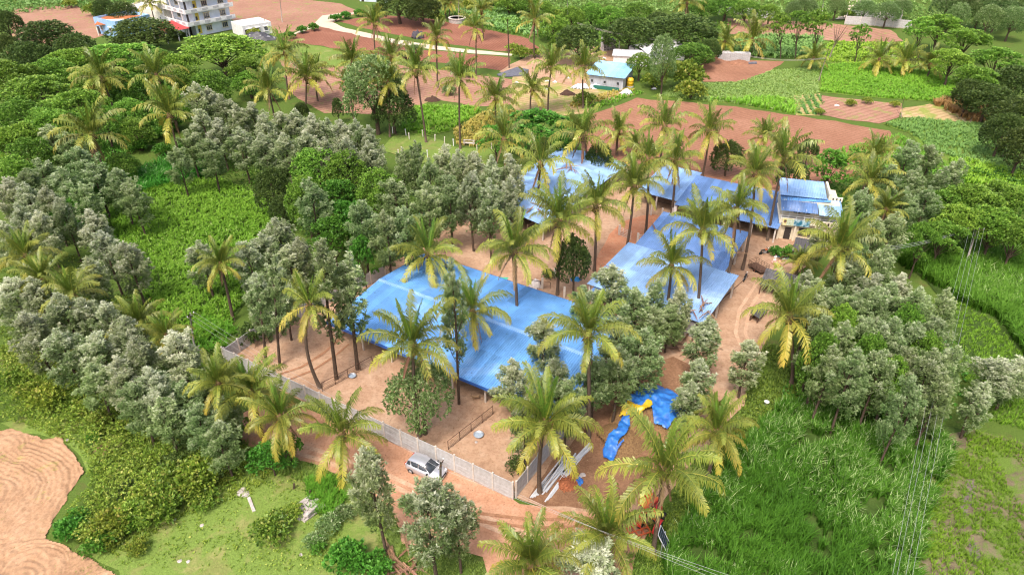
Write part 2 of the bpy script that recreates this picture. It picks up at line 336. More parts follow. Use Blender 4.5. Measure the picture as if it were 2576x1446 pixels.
# wheel ruts worn into the track and the yard: compacted, paler soil
m_rut = soil('compacted pale soil', (.44, .26, .165), (.53, .345, .23), (.60, .43, .31), s1=.6, s2=2, s3=5, bump=.4)
m_rutd = soil('damp churned soil', (.27, .13, .07), (.34, .175, .10), (.42, .24, .145), s1=.6, s2=2, s3=5, bump=.8)
def rut(label, pf, w, mat):
    c = [G(*p) for p in pf]; pts = []
    for a, b in zip(c[:-1], c[1:]): pts += [a+(b-a)*k/8 for k in range(8)]
    pts.append(c[-1]); L = []; Rr = []
    for i, p in enumerate(pts):
        d = (pts[min(i+1, len(pts)-1)]-pts[max(i-1, 0)]).normalized(); nn = Vector((-d.y, d.x, 0)); ww = w*(.6+.8*float(fbm(np.array(i*.4), np.array(w*9), 3)))
        L.append(p+nn*ww); Rr.append(p-nn*ww)
    n = len(pts); vs = [q+Vector((0, 0, _rz[0])) for q in L+Rr]; _rz[0] += .004
    tag(MB().add(vs, [(i, n+i, n+i+1, i+1) for i in range(n-1)]).build('wheel_rut', mat), label, kind='structure')
_rz = [.155]
for k, o in enumerate((0, 22)): rut(f'worn wheel rut {("nearer", "further")[k]} the wall on the red track', [(660, 1096+o), (800, 1135+o), (960, 1190+o), (1120, 1262+o), (1290, 1330+o), (1430, 1400+o), (1470, 1490)], .22, m_rut)
for k, o in enumerate((0, 20)): rut(f'damp rut {("upper", "lower")[k]} across the track bend', [(1010, 1250+o), (1180, 1290+o), (1340, 1310+o), (1500, 1305+o), (1600, 1290+o)], .16, m_rutd)
rut('old curved wheel mark in the sandy yard', [(700, 945), (760, 925), (815, 890), (850, 860), (870, 835)], .16, m_rutd)
rut('second curved wheel mark in the sandy yard', [(720, 960), (785, 935), (840, 900), (878, 868)], .14, m_rutd)
for k, o in enumerate((0, 24)): rut(f'faint wheel mark {("left", "right")[k]} along the drive', [(1876+o, 930), (1870+o, 890), (1850+o, 840), (1860+o, 780), (1900+o, 720), (1940+o, 680)], .2, m_rut)
# ---------------------------------------------------------------- plants: shared shapes
L_palm = leaf('coconut frond', [(0, (.11, .165, .024)), (.5, (.26, .285, .045)), (.8, (.46, .40, .07)), (1, (.60, .46, .13))], val=.25, hue=.012, rough=.42, spec=.5)
L_palmy = leaf('yellowing coconut frond', [(0, (.20, .235, .03)), (.5, (.38, .35, .05)), (.85, (.58, .44, .075)), (1, (.58, .39, .13))], val=.2, hue=.01, rough=.45, spec=.5)
L_palmb = leaf('young coconut frond', [(0, (.09, .17, .02)), (.6, (.15, .25, .03)), (1, (.32, .34, .06))], val=.2, rough=.4, spec=.5)
L_dead = leaf('dead frond', [(0, (.20, .11, .06)), (1, (.36, .22, .13))], val=.2, trans=.05)
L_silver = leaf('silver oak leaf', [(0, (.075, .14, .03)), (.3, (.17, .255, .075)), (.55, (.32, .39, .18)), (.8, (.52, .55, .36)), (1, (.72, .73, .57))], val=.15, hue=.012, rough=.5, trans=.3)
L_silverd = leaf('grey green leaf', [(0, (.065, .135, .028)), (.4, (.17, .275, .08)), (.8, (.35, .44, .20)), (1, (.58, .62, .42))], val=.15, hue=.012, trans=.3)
L_green = leaf('bright green leaf', [(0, (.065, .135, .014)), (.5, (.155, .305, .035)), (1, (.34, .50, .08))], val=.22, hue=.012)
L_vivid = leaf('fresh green leaf', [(0, (.045, .13, .015)), (.5, (.085, .25, .025)), (1, (.19, .40, .06))], val=.2, hue=.01)
L_dark = leaf('dark green leaf', [(0, (.035, .065, .014)), (.5, (.085, .14, .028)), (1, (.20, .26, .065))], val=.2, hue=.015)
L_scrub = leaf('scrub leaf', [(0, (.065, .12, .014)), (.4, (.165, .255, .026)), (.75, (.31, .38, .055)), (1, (.50, .46, .13))], val=.25, hue=.02)
L_fodder = leaf('fodder grass blade', [(0, (.018, .068, .006)), (.4, (.045, .16, .012)), (.75, (.10, .27, .028)), (.9, (.19, .36, .085)), (1, (.42, .53, .26))], val=.1, rough=.6, spec=.15)
L_maize = leaf('maize blade', [(0, (.06, .15, .013)), (.5, (.14, .30, .022)), (.85, (.26, .44, .05)), (1, (.42, .54, .18))], val=.1, rough=.6, spec=.15)
L_crop = leaf('vivid crop blade', [(0, (.10, .24, .015)), (.5, (.19, .40, .025)), (1, (.36, .54, .06))], val=.1)
L_cropp = leaf('pale crop blade', [(0, (.11, .23, .04)), (.5, (.19, .34, .08)), (1, (.36, .48, .17))], val=.1)
L_yellow = leaf('ripe crop blade', [(0, (.30, .27, .05)), (.5, (.52, .42, .09)), (1, (.66, .55, .2))], val=.1)
L_tan = leaf('dry reed blade', [(0, (.26, .17, .05)), (.5, (.42, .28, .09)), (1, (.55, .4, .17))], val=.1)
L_lawn = leaf('meadow grass blade', [(0, (.10, .17, .02)), (.5, (.19, .28, .045)), (1, (.34, .37, .1))], val=.1)
m_trunk = plain('palm trunk bark', (.17, .125, .095), .9, (.075, .05, .035), 9, stretch=(1, 1, 5), spec=.1, bump=.6)
m_bark = plain('tree bark', (.13, .095, .07), .9, (.055, .037, .026), 8, stretch=(1, 1, .5), spec=.1, bump=.5)
m_barkpale = plain('pale bark', (.30, .25, .21), .9, (.17, .13, .10), 6, spec=.1)
m_nut = plain('coconut husk', (.42, .27, .05), .5, (.20, .20, .04), 5)

def leaves(base, d, side, L, W, droop=.0):
    """one four-cornered blade per row; returns verts, quads"""
    n = len(base); L = np.broadcast_to(np.asarray(L, float), (n,))[:, None]; W = np.broadcast_to(np.asarray(W, float), (n,))[:, None]
    m = base+d*L*.5; tip = base+d*L; tip = tip.copy(); tip[:, 2] -= droop*L[:, 0]
    v = np.stack([base, m-side*W*.5, tip, m+side*W*.5], 1).reshape(-1, 3)
    return v, np.arange(4*n).reshape(n, 4)
def unit(a): return a/np.maximum(np.linalg.norm(a, axis=-1, keepdims=True), 1e-9)
def rand_dir(n, g): return unit(g.normal(size=(n, 3)))

def make_frond(e0, bend, Ln, seed, mat, thin=1.0, tone0=.25, dense=50, tip=.55):
    g = np.random.default_rng(seed); ns = 9; s = np.linspace(0, 1, ns+1)
    ang = R(e0)-R(bend)*s**1.5; st = Ln/ns; P = np.zeros((ns+1, 3)); yaw = g.normal()*.12
    for i in range(1, ns+1): a = ang[i-1]; P[i] = P[i-1]+np.array([math.cos(a)*math.cos(yaw*s[i]), math.cos(a)*math.sin(yaw*s[i]), math.sin(a)])*st
    V = []; Q = []; T = []
    # rachis: three sided
    for i in range(ns+1):
        r = .055*(1-s[i])+.012
        for k in range(3): an = 2*math.pi*k/3+math.pi/2; V.append(P[i]+np.array([-math.sin(ang[i])*math.sin(an)*r*.6, math.cos(an)*r, math.cos(ang[i])*math.sin(an)*r*.6])); T.append(min(1, tone0+.42))
    for i in range(ns):
        for k in range(3): k2 = (k+1) % 3; Q.append((i*3+k, i*3+k2, i*3+3+k2, i*3+3+k))
    for k in range(dense):
        t = .13+.87*(k+.5)/dense; f = t*ns; i = min(ns-1, int(f)); p = P[i]+(P[i+1]-P[i])*(f-i); a = ang[i]+(ang[i+1]-ang[i])*(f-i)
        tang = np.array([math.cos(a), 0, math.sin(a)]); nor = np.array([-math.sin(a), 0, math.cos(a)])
        ll = Ln*.25*(math.sin(math.pi*min(1, .12+t*.83))**.55)*(.7+.42*g.random())*thin
        for sd in (-1, 1):
            if g.random() < .05: continue
            fw = .55+.5*t; d = np.array([0, sd*1., 0])*(1 if thin >= 1 else .5)+tang*(fw+g.normal()*.16)+nor*(.2+g.normal()*.2); d /= np.linalg.norm(d)
            w = .115*(1-.2*t)*(1.7 if dense < 30 else 1)
            mid = p+d*ll*.42; d2 = d*.8+np.array([0, 0, -1.0-1.0*g.random()]); d2 /= np.linalg.norm(d2); e = mid+d2*ll*.62
            q = tang*w*.5; n0 = len(V); V += [p-q*.6, p+q*.6, mid+q, mid-q, e]
            tn = tone0-.16+.28*g.random()+tip*.8*t**3; T += [tn-.1, tn-.1, tn, tn, min(1, tn+.18)]
            Q += [(n0, n0+1, n0+2, n0+3), (n0+3, n0+2, n0+4, n0+4)]
    V = np.array(V); tri = [q for q in Q]
    me = bpy.data.meshes.new('frond'); me.from_pydata(V.tolist(), [], [q if q[2] != q[3] else q[:3] for q in tri])
    at = me.attributes.new('tone', 'FLOAT', 'POINT'); at.data.foreach_set('value', np.clip(T, 0, 1).astype(np.float32))
    me.materials.append(mat); return me
_LEV = [(84, 14, .86, L_palmb, .5, .35, .25), (76, 42, .98, L_palm, 1, .12, .3), (60, 78, 1, L_palm, 1, .18, .4), (42, 98, 1, L_palm, 1, .26, .5), (20, 98, 1, L_palm, 1, .36, .55), (-6, 74, .96, L_palmy, 1, .35, .5), (-34, 46, .9, L_palmy, 1, .5, .5), (-70, 12, .75, L_dead, .6, .4, .4)]
FR = {lev: [make_frond(e0+dk, bd, 4.6*ln, 100+lev*7+k, mt, th, t0, tip=tp) for k, dk in enumerate((-4, 0, 5))] for lev, (e0, bd, ln, mt, th, t0, tp) in enumerate(_LEV)}
FRfar = {lev: [make_frond(e0+dk, bd, 4.6*ln, 300+lev*5+k, mt, th*1.1, t0, dense=24, tip=tp) for k, dk in enumerate((-4, 4))] for lev, (e0, bd, ln, mt, th, t0, tp) in enumerate(_LEV)}

_nut = MB()
for k in range(9):
    an = k*2.4; c = (math.cos(an)*.33, math.sin(an)*.33, -.25-.13*(k % 3)); _nut.lathe([(.02, -.15), (.11, -.08), (.13, .02), (.08, .12), (.01, .16)], c, 6)
NUTS = _nut.mesh('coconut_cluster', m_nut, True)
_bt = MB(); _bt.lathe([(.16, -1.0), (.24, -.5), (.36, -.1), (.28, .25), (.1, .5)], (0, 0, 0), 8)
for k in range(10):
    an = k*.63; _bt.tube([(math.cos(an)*.2, math.sin(an)*.2, -.1), (math.cos(an)*.55, math.sin(an)*.55, -.25-.4*(k % 3)*.6)], [.09, .03], 5)
BOOTS = _bt.mesh('leaf_bases', plain('palm leaf base fibre', (.26, .17, .09), .9, (.11, .06, .03), 9, spec=.1), True)

def coconut_palm(crown, base, label, group, spread=1.0, n=20, dead=0, yellow=0., curve=0., far=False, nuts=True, seed=0):
    g = random.Random(seed); t = thing('coconut_palm', label, 'palm', base, 0, group)
    c = crown-base; h = c.z; m = MB(); pts = []; rad = []
    r0 = .19 if h > 5 else .22
    for k in range(9):
        f = k/8; b = curve*math.sin(math.pi*f)*.5
        x = c.x*(f**1.5)+b; y = c.y*f; pts.append((x, y, f*(h+.1)-.05)); rad.append(r0*(1.45 if k == 0 else 1.08-.38*f)*(1+.03*(k % 2)))
    m.tube(pts, rad, 8); m.build('trunk', m_trunk, t, True)
    obj('leaf_bases', BOOTS, t, c, None, (spread,)*3)
    if nuts: obj('coconut_cluster', NUTS, t, (c.x, c.y, c.z-.15), (0, 0, g.random()*6), (1.1,)*3)
    sh = g.uniform(-.5, .7); tab = FRfar if far else FR; a0 = g.random()*6.28
    for i in range(n):
        f = (i+.5)/n; lev = min(6, int(f*(6.0+sh)-.15+yellow*f*f+g.uniform(-.4, .4))); lev = max(0, lev)
        if i >= n-dead: lev = 7
        me = g.choice(tab[lev]); an = a0+i*2.39996+g.uniform(-.2, .2); s = spread*g.uniform(.86, 1.1)
        obj('frond', me, t, (c.x+math.cos(an)*.12, c.y+math.sin(an)*.12, c.z+.15-.35*f), (g.uniform(-.25, .25), g.uniform(-.12, .12), an), (s, s, s))
    return t

# ---------------------------------------------------------------- broad-leaved trees: a trunk with limbs and a crown of many leaves
def tufts(cen, out, g, per, L, W, spread, tone, droop=0, tj=.16):
    """`per` leaves around every tuft centre"""
    n = len(cen); b = np.repeat(cen, per, 0); o = np.repeat(out, per, 0); tn = np.repeat(tone, per)
    d = unit(o+rand_dir(n*per, g)*spread); sd = unit(np.cross(d, rand_dir(n*per, g)))
    LL = L*(.6+.8*g.random(n*per)); v, q = leaves(b+d*.03, d, sd, LL, W*LL/L, droop)
    return v, q, np.repeat(np.clip(tn+g.normal(size=n*per)*tj, 0, 1), 4)
def limbs(mb, root, targets, g, r0, rise=.45, n=5):
    for t in targets:
        root_p = np.array([0, 0, root+(t[2]-root)*g.uniform(.0, rise)]) if not hasattr(root, '__len__') else np.array(root)
        mid = (root_p+t)*.5+np.array([g.normal()*.2, g.normal()*.2, .25]); mb.tube([root_p, mid, t], [r0, r0*.6, r0*.18], n, False)

def silver_tree(seed, mat, H=10., rad=2.3, lobes=17, tn=20, sparse=False, lo=.22, bright=0.):
    """a straight leader with rising branches; leaf sprays crowd the outer half of every branch"""
    g = np.random.default_rng(seed); mb = MB(); w = g.normal(size=2)*.2; VV = []; QQ = []; TT = []; o0 = 0
    mb.tube([(0, 0, -.1), (w[0]*.5, w[1]*.5, H*.3), (w[0], w[1], H*.62), (0, 0, H*.96)], [.17, .135, .085, .02], 7, False)
    br = []
    for k in range(lobes):
        f = (k+.5)/lobes; z0 = H*(lo*.8+(.80-lo*.8)*f**.92); prof = min(1., .62+.9*f)*(1-f**1.7*.80); an = k*2.4+g.normal()*.4; rr = rad*prof*(.72+.45*g.random())
        z1 = z0+H*(.07+.09*g.random())+rr*.5; a = np.array([w[0]*f, w[1]*f, z0]); b = np.array([math.cos(an)*rr, math.sin(an)*rr, min(z1, H*.98)]); br.append((a, b, rad*(.26+.12*g.random())*(1-.35*f), g.normal()*.09))
        for q in range(2):
            d = b-a; c = a+d*(.35+.3*q); e = c+d*.42+np.array([-d[1], d[0], 0])*(.45 if q else -.45)*(.6+.6*g.random())+np.array([0, 0, H*.03]); br.append((c, e, rad*.22*(1-.3*f), g.normal()*.09))
    for q in range(4): an = q*1.6+g.random(); r = .16*rad*q; br.append((np.array([0, 0, H*(.80-.03*q)]), np.array([math.cos(an)*r, math.sin(an)*r, H*(1.0-.045*q)]), rad*.13, .05))
    for a, b, r, lt in br:
        mb.tube([a, (a+b)/2+np.array([0, 0, -.08]), b], [.035, .022, .008], 4, False); Ld = np.linalg.norm(b-a); m = int(tn*(.5+Ld*.55))
        t = .30+.75*g.random(m)**.8; d = rand_dir(m, g); ax = (b-a)/Ld; p = a+(b-a)*t[:, None]+d*(r*(.35+.75*g.random((m, 1))))*np.where(t > .9, .6, 1)[:, None]
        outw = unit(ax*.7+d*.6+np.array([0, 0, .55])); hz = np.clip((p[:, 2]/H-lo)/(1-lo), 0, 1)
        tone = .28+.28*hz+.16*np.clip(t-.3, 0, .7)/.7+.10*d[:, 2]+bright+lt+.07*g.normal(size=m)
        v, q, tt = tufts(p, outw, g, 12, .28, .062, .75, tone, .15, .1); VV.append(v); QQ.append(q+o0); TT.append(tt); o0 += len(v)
    return mb.mesh('trunk', m_bark, True), np_mesh('crown', np.concatenate(VV), np.concatenate(QQ), mat, np.concatenate(TT))
def umbrella_tree(seed, mat, H=9., rad=4.5, pads=26, tn=44, flat=.32, lo=.45, L=.34, W=.16, stem=.24, bark=None):
    g = np.random.default_rng(seed); C = []; Rr = []
    for k in range(pads):
        f = math.sqrt((k+.5)/pads); an = k*2.4+g.normal()*.3; rr = rad*.82*f; z = H*(lo+(1-lo)*(.86*math.sqrt(max(0, 1-(f*.94)**2))))+g.normal()*.3
        if k % 4 == 3: z -= H*.16
        C.append([math.cos(an)*rr, math.sin(an)*rr, z]); Rr.append(rad*.27*(.75+.5*g.random()))
    C = np.array(C); Rr = np.array(Rr); VV = []; QQ = []; TT = []; o0 = 0
    for c, r in zip(C, Rr):
        m = max(6, int(tn*r*r)); d = rand_dir(m, g); d[:, 2] = np.where(g.random(m) < .8, np.abs(d[:, 2]), d[:, 2])
        p = c+d*np.array([1, 1, flat*1.5])*r*(.6+.45*g.random((m, 1))); outw = unit(np.c_[d[:, :2]*.8, .25+.3*d[:, 2]])
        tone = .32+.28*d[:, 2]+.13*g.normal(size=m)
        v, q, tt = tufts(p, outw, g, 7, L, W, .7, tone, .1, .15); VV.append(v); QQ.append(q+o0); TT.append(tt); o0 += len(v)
    crown = np_mesh('crown', np.concatenate(VV), np.concatenate(QQ), mat, np.concatenate(TT))
    mb = MB(); fk = H*lo*.55
    mb.tube([(0, 0, -.1), (.1, .05, fk*.6), (0, 0, fk), (g.normal()*.4, g.normal()*.4, H*.7)], [stem*1.2, stem, stem*.85, stem*.3], 8, False)
    limbs(mb, fk, C[::2], g, stem*.42, .15); return mb.mesh('trunk', bark or m_bark, True), crown
def dense_tree(seed, mat, H=9., rad=4., lobes=30, tn=44, lo=.18, L=.32, W=.15, sub=1.0, pj=.13):
    g = np.random.default_rng(seed); C = []; Rr = []
    for k in range(lobes):
        u = (k+.5)/lobes; zc = 1-1.15*u; an = k*2.4+g.normal()*.3; q = math.sqrt(max(0.05, 1-max(0, zc)**2)); s = .62+.16*g.random()
        C.append([math.cos(an)*rad*q*s, math.sin(an)*rad*q*s, H*(lo+(1-lo)*(.38+.52*zc)*.98)]); Rr.append(rad*.33*(.8+.45*g.random()))
    C = np.array(C); Rr = np.array(Rr); VV = []; QQ = []; TT = []; o0 = 0
    for c, r in zip(C, Rr):
        m = max(6, int(tn*r*r)); d = rand_dir(m, g); ax = unit(np.array(c)-np.array([0, 0, H*.4])); d = unit(d+ax*.6)
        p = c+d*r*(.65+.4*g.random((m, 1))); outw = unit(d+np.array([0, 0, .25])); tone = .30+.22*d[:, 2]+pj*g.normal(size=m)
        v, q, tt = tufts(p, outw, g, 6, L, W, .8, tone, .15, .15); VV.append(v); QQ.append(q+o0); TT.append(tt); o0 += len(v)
    crown = np_mesh('crown', np.concatenate(VV), np.concatenate(QQ), mat, np.concatenate(TT))
    mb = MB(); mb.tube([(0, 0, -.1), (.1, 0, H*.25), (0, .1, H*.6)], [.3, .24, .1], 8, False); limbs(mb, H*.22, C[::3], g, .1, .2)
    return mb.mesh('trunk', m_bark, True), crown
KIND = {}
KIND['silver'] = [(10., 2.3, silver_tree(11+k, L_silver, bright=(.0, .08, -.04, .05, .02, .1)[k])) for k in range(6)]
KIND['bright'] = [(10., 2.3, silver_tree(31+k, L_silver, bright=.17, tn=22)) for k in range(2)]
KIND['greygreen'] = [(10., 2.3, silver_tree(41+k, L_silverd, bright=.06)) for k in range(5)]
KIND['slender'] = [(11., 1.5, silver_tree(51+k, L_silverd, H=11., rad=1.5, lobes=13, tn=15, lo=.3, bright=.1)) for k in range(4)]
KIND['umbrella'] = [(9., 4.5, umbrella_tree(61+k, L_green)) for k in range(4)]
KIND['thin'] = [(9., 3., umbrella_tree(71+k, L_green, rad=3., pads=15, lo=.5, tn=40, stem=.14)) for k in range(3)]
KIND['fresh'] = [(7., 3., umbrella_tree(81+k, L_vivid, H=7., rad=3., pads=20, lo=.3, flat=.5, tn=50, stem=.14)) for k in range(3)]
KIND['dense'] = [(9., 4., dense_tree(91+k, L_dark)) for k in range(4)]
KIND['leafy'] = [(9., 3.6, dense_tree(97+k, L_green, rad=3.6, L=.3, W=.14)) for k in range(4)]
KIND['greydense'] = [(9., 4., dense_tree(105+k, L_silverd, L=.3, W=.11, lo=.22)) for k in range(3)]
def bush_mesh(seed, mat, H=1.6, rad=1.4, lobes=12, tn=60, L=.22, W=.11):
    g = np.random.default_rng(seed); VV = []; QQ = []; TT = []; o0 = 0
    for k in range(lobes):
        an = k*2.4; f = math.sqrt((k+.5)/lobes); r = rad*.42*(.7+.5*g.random()); c = np.array([math.cos(an)*rad*.7*f, math.sin(an)*rad*.7*f, H*(.35+.4*(1-f)*g.random()+.1)])
        m = int(tn*r*r)+8; d = rand_dir(m, g); d[:, 2] = np.abs(d[:, 2])*1.2-.2; p = c+d*r*(.6+.5*g.random((m, 1))); p[:, 2] = np.maximum(p[:, 2], .05)
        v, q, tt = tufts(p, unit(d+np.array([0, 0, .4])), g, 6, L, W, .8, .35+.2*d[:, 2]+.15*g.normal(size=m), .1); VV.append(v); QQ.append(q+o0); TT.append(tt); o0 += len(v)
    return np_mesh('foliage', np.concatenate(VV), np.concatenate(QQ), mat, np.concatenate(TT))
BUSH = {'scrub': [bush_mesh(200+k, L_scrub) for k in range(3)], 'fresh': [bush_mesh(210+k, L_vivid, L=.28, W=.14) for k in range(2)], 'dark': [bush_mesh(220+k, L_dark) for k in range(2)], 'grey': [bush_mesh(230+k, L_silverd, L=.3, W=.09) for k in range(2)]}
_sm = MB()
for k in range(6): an = k*1.05; _sm.tube([(0, 0, 0), (math.cos(an)*.5, math.sin(an)*.5, .8)], [.04, .012], 5)
STEMS = _sm.mesh('stems', m_bark, True)

# ---------------------------------------------------------------- blades: crops and grass nobody could count
def blades(name, polyf, density, label, mat, h=(.8, 1.4), w=.06, per=6, lean=.5, tone=(.2, .7), rows=None, clump=0., droop=.5, z0=0., seg2=True, pale=0., mask=None, zf=0.):
    poly = world_poly(polyf, zf) if zf else world_poly(polyf)
    p = points_in(poly, density)
    if rows:
        a = R(rows[0]); ax = np.array([math.cos(a), math.sin(a)]); nx = np.array([-ax[1], ax[0]]); u = p@ax; v = np.round((p@nx)/rows[1])*rows[1]+rng.normal(size=len(p))*rows[1]*.1; p = u[:, None]*ax+v[:, None]*nx
    if mask is not None: p = p[mask(p[:, 0], p[:, 1])]
    n = len(p); N = n*per; b = np.repeat(p, per, 0)+rng.normal(size=(N, 2))*.07; an = rng.random(N)*6.283
    hs = h[0]+(h[1]-h[0])*(.6*np.repeat(fbm(p[:, 0]*.22, p[:, 1]*.22, 4), per)+.4*rng.random(N))
    le = lean*(.25+.9*rng.random(N)); wind = np.array([.25, .1])
    dirh = np.c_[np.cos(an), np.sin(an)]+wind; sd = np.c_[-dirh[:, 1], dirh[:, 0], np.zeros(N)]; sd = unit(sd); W = (w*(.7+.6*rng.random(N)))[:, None]
    base = np.c_[b, np.full(N, z0)]
    ck = np.repeat(fbm(p[:, 0]*.5, p[:, 1]*.5, 31), per); hs = hs*(.65+.7*ck) if clump else hs
    m1 = base+np.c_[dirh*(hs*le*.35)[:, None], hs*.62]; tip = base+np.c_[dirh*(hs*le*1.1)[:, None], hs*(1-droop*.45*rng.random(N))]
    V = np.stack([base-sd*W*.4, base+sd*W*.4, m1+sd*W*.5, m1-sd*W*.5, tip], 1).reshape(-1, 3); i0 = np.arange(N)*5
    Q = np.concatenate([np.stack([i0, i0+1, i0+2], 1), np.stack([i0, i0+2, i0+3], 1), np.stack([i0+3, i0+2, i0+4], 1)])
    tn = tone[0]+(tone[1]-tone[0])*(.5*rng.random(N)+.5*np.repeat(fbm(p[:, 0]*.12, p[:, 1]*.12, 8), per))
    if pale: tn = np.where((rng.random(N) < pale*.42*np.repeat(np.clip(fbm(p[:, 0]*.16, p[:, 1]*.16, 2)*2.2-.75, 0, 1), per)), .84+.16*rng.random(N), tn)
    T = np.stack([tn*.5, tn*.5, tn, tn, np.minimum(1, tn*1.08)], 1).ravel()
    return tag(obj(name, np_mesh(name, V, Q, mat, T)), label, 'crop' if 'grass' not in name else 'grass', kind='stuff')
def herbs(name, polyf, density, label, mat, hump=1.2, freq=.3, L=.22, W=.12, tone=(.2, .75), zmin=.05, seed=5, thr=0., per=5, cut=None):
    """low leafy growth on a bumpy surface"""
    poly = world_poly(polyf); p = points_in(poly, density); hgt = np.clip(fbm(p[:, 0]*freq, p[:, 1]*freq, seed)*1.9-.55-thr, 0, 1)
    k = hgt > .02; p = p[k]; hgt = hgt[k]; k = rng.random(len(p)) < .45+hgt; p = p[k]; hgt = hgt[k]
    z = zmin+hump*hgt*(.75+.5*fbm(p[:, 0]*2.2, p[:, 1]*2.2, seed+9)-.2)*(1-.5*rng.random(len(p))**2)
    c = np.c_[p, z]; o = unit(np.c_[rng.normal(size=(len(p), 2))*.6, np.full(len(p), .8)])
    v, q, t = tufts(c, o, rng, per, L, W, .9, tone[0]+(tone[1]-tone[0])*(.4*fbm(p[:, 0]*.5, p[:, 1]*.5, seed+3)+.3*hgt+.3*rng.random(len(p))), .1, .16)  # lit mound tops put into the colour: tone rises with hump height
    return tag(obj(name, np_mesh(name, v, q, mat, t)), label, 'undergrowth', kind='stuff')
# ---------------------------------------------------------------- where the plants stand
_ORD = 'leftmost,second,third,fourth,fifth,sixth,seventh,eighth,ninth,tenth,eleventh,twelfth,thirteenth,fourteenth,fifteenth,sixteenth,seventeenth,eighteenth,nineteenth,twentieth'.split(',')
_TENS = {2: 'twenty', 3: 'thirty'}
def ordinal(i, n):
    if n == 1: return ''
    if i == 0: return 'leftmost'
    if i == n-1: return 'rightmost'
    k = i+1
    if k <= 20: w = _ORD[k-1]
    else: w = _TENS[k//10]+('-'+('first' if k % 10 == 1 else _ORD[k % 10-1]) if k % 10 else '')
    return w+' from left'
TREEWORD = {'silver': ('silver_tree', 'silver leaved tree'), 'bright': ('silver_tree', 'whitish silver tree'), 'greygreen': ('grey_green_tree', 'grey green tree'), 'slender': ('slender_tree', 'slender sparse tree'), 'umbrella': ('umbrella_tree', 'spreading bright green tree'), 'thin': ('thin_tree', 'thin stemmed green tree'), 'fresh': ('fresh_green_tree', 'fresh green leafy tree'), 'dense': ('dense_tree', 'dense dark green tree'), 'leafy': ('leafy_tree', 'bushy green tree'), 'greydense': ('grey_tree', 'dull grey tree')}
_tc = [0]
def trees(kind, where, items, h0=10., group=None):
    """items: top point of each crown and its width, optional height, optional foot"""
    name, words = TREEWORD[kind]; items = sorted(items, key=lambda t: t[0]); n = len(items)
    for i, it in enumerate(items):
        _tc[0] += 1; g = random.Random(_tc[0]*13); x, y, w = it[:3]; h = it[3] if len(it) > 3 and it[3] else h0*g.uniform(.92, 1.08)
        if len(it) > 4: base = G(*it[4]); top = up_at(base, x, y); h = top.z
        else: top = G(x, y, h); base = Vector((top.x, top.y, 0))
        H, rad, (tm, cm) = g.choice(KIND[kind]); wm = w*mpp(top)
        sx = wm/(2.05*rad); sz = h/H; sx = max(sx, sz*.5)
        o = ordinal(i, n); lab = f'{words}, {o} {where}' if o else f'{words} {where}'
        t = thing(name, lab, 'tree', base, g.random()*6.28, group or f'{words}s {where}', (sx, sx, sz))
        if len(it) > 4: t.rotation_euler = (0, math.atan2(top.x-base.x, h), 0) if abs(top.x-base.x) > .3 else (0, 0, g.random()*6)
        obj('trunk', tm, t); obj('crown', cm, t)
def palms(where, items, group=None):
    """items: heart of the crown, crown width, then foot (x, y) or height in metres; options"""
    items = sorted(items, key=lambda t: t[0]); n = len(items)
    for i, it in enumerate(items):
        _tc[0] += 1; g = random.Random(_tc[0]*7); x, y, w, b = it[:4]; op = it[4] if len(it) > 4 else {}
        if isinstance(b, tuple): base = G(*b); crown = up_at(base, x, y)
        else: crown = G(x, y, b); base = Vector((crown.x+g.uniform(-.6, .6), crown.y+g.uniform(-.4, .4), 0))
        far = depth(crown) > 95; wm = w*mpp(crown); sp = wm/(5.9 if far else 6.2); o = ordinal(i, n)
        size = 'tall' if crown.z > 10 else ('short' if crown.z < 5 else 'mid height')
        lab = op.get('label') or (f'{size} coconut palm, {o} {where}' if o else f'{size} coconut palm {where}')
        coconut_palm(crown, base, lab, group or f'coconut palms {where}', sp, op.get('n', g.randint(20, 25) if far else g.randint(24, 30)), op.get('dead', g.choice((0, 0, 1, 2, 4))), op.get('yellow', g.uniform(0, .9)), op.get('curve', g.uniform(-.5, .5)), far, g.random() < .75 and crown.z > 4, _tc[0])

# ---- silver oaks and their kin
trees('silver', 'in the grove left of the compound', [(18, 705, 125), (75, 700, 115), (140, 742, 115), (205, 752, 110), (262, 762, 110), (312, 800, 110), (60, 790, 125), (140, 830, 125), (235, 840, 115), (335, 850, 110), (290, 905, 115), (375, 930, 110)], 9.)
trees('bright', 'at the right end of the left grove', [(432, 838, 135)], 9.5)
trees('greygreen', 'in the shaded fringe above the scrub', [(455, 965, 110), (490, 1022, 110), (400, 1005, 115), (545, 1065, 105), (330, 965, 110), (500, 940, 90), (225, 920, 110), (560, 1000, 80)], 7.5)
trees('silver', 'left of the maize plot', [(222, 532, 95), (252, 585, 95), (312, 612, 100), (215, 650, 90)], 9.)
trees('silver', 'between the maize plot and the walled yard', [(498, 608, 100), (612, 612, 100), (655, 590, 105), (690, 552, 110), (722, 618, 100), (748, 600, 80), (640, 690, 100), (700, 700, 90)], 9.)
trees('silver', 'at the left edge above the fronds', [(12, 452, 90), (60, 462, 90), (112, 475, 80), (143, 500, 70), (40, 515, 90), (92, 535, 80), (8, 560, 90)], 9.)
trees('greygreen', 'in the dark clump upper left', [(120, 316, 90), (165, 335, 90), (192, 372, 90), (95, 402, 90), (150, 425, 100), (232, 415, 100), (288, 425, 90), (322, 452, 80), (62, 425, 80), (200, 460, 90)], 9.5)
trees('silver', 'along the back row of the long band', [(488, 212, 70), (520, 222, 72), (556, 240, 72), (592, 264, 76), (628, 260, 76), (662, 288, 76), (702, 284, 76), (742, 276, 76), (782, 290, 76), (822, 300, 76), (856, 306, 76), (892, 302, 72), (924, 320, 72)], 10.)
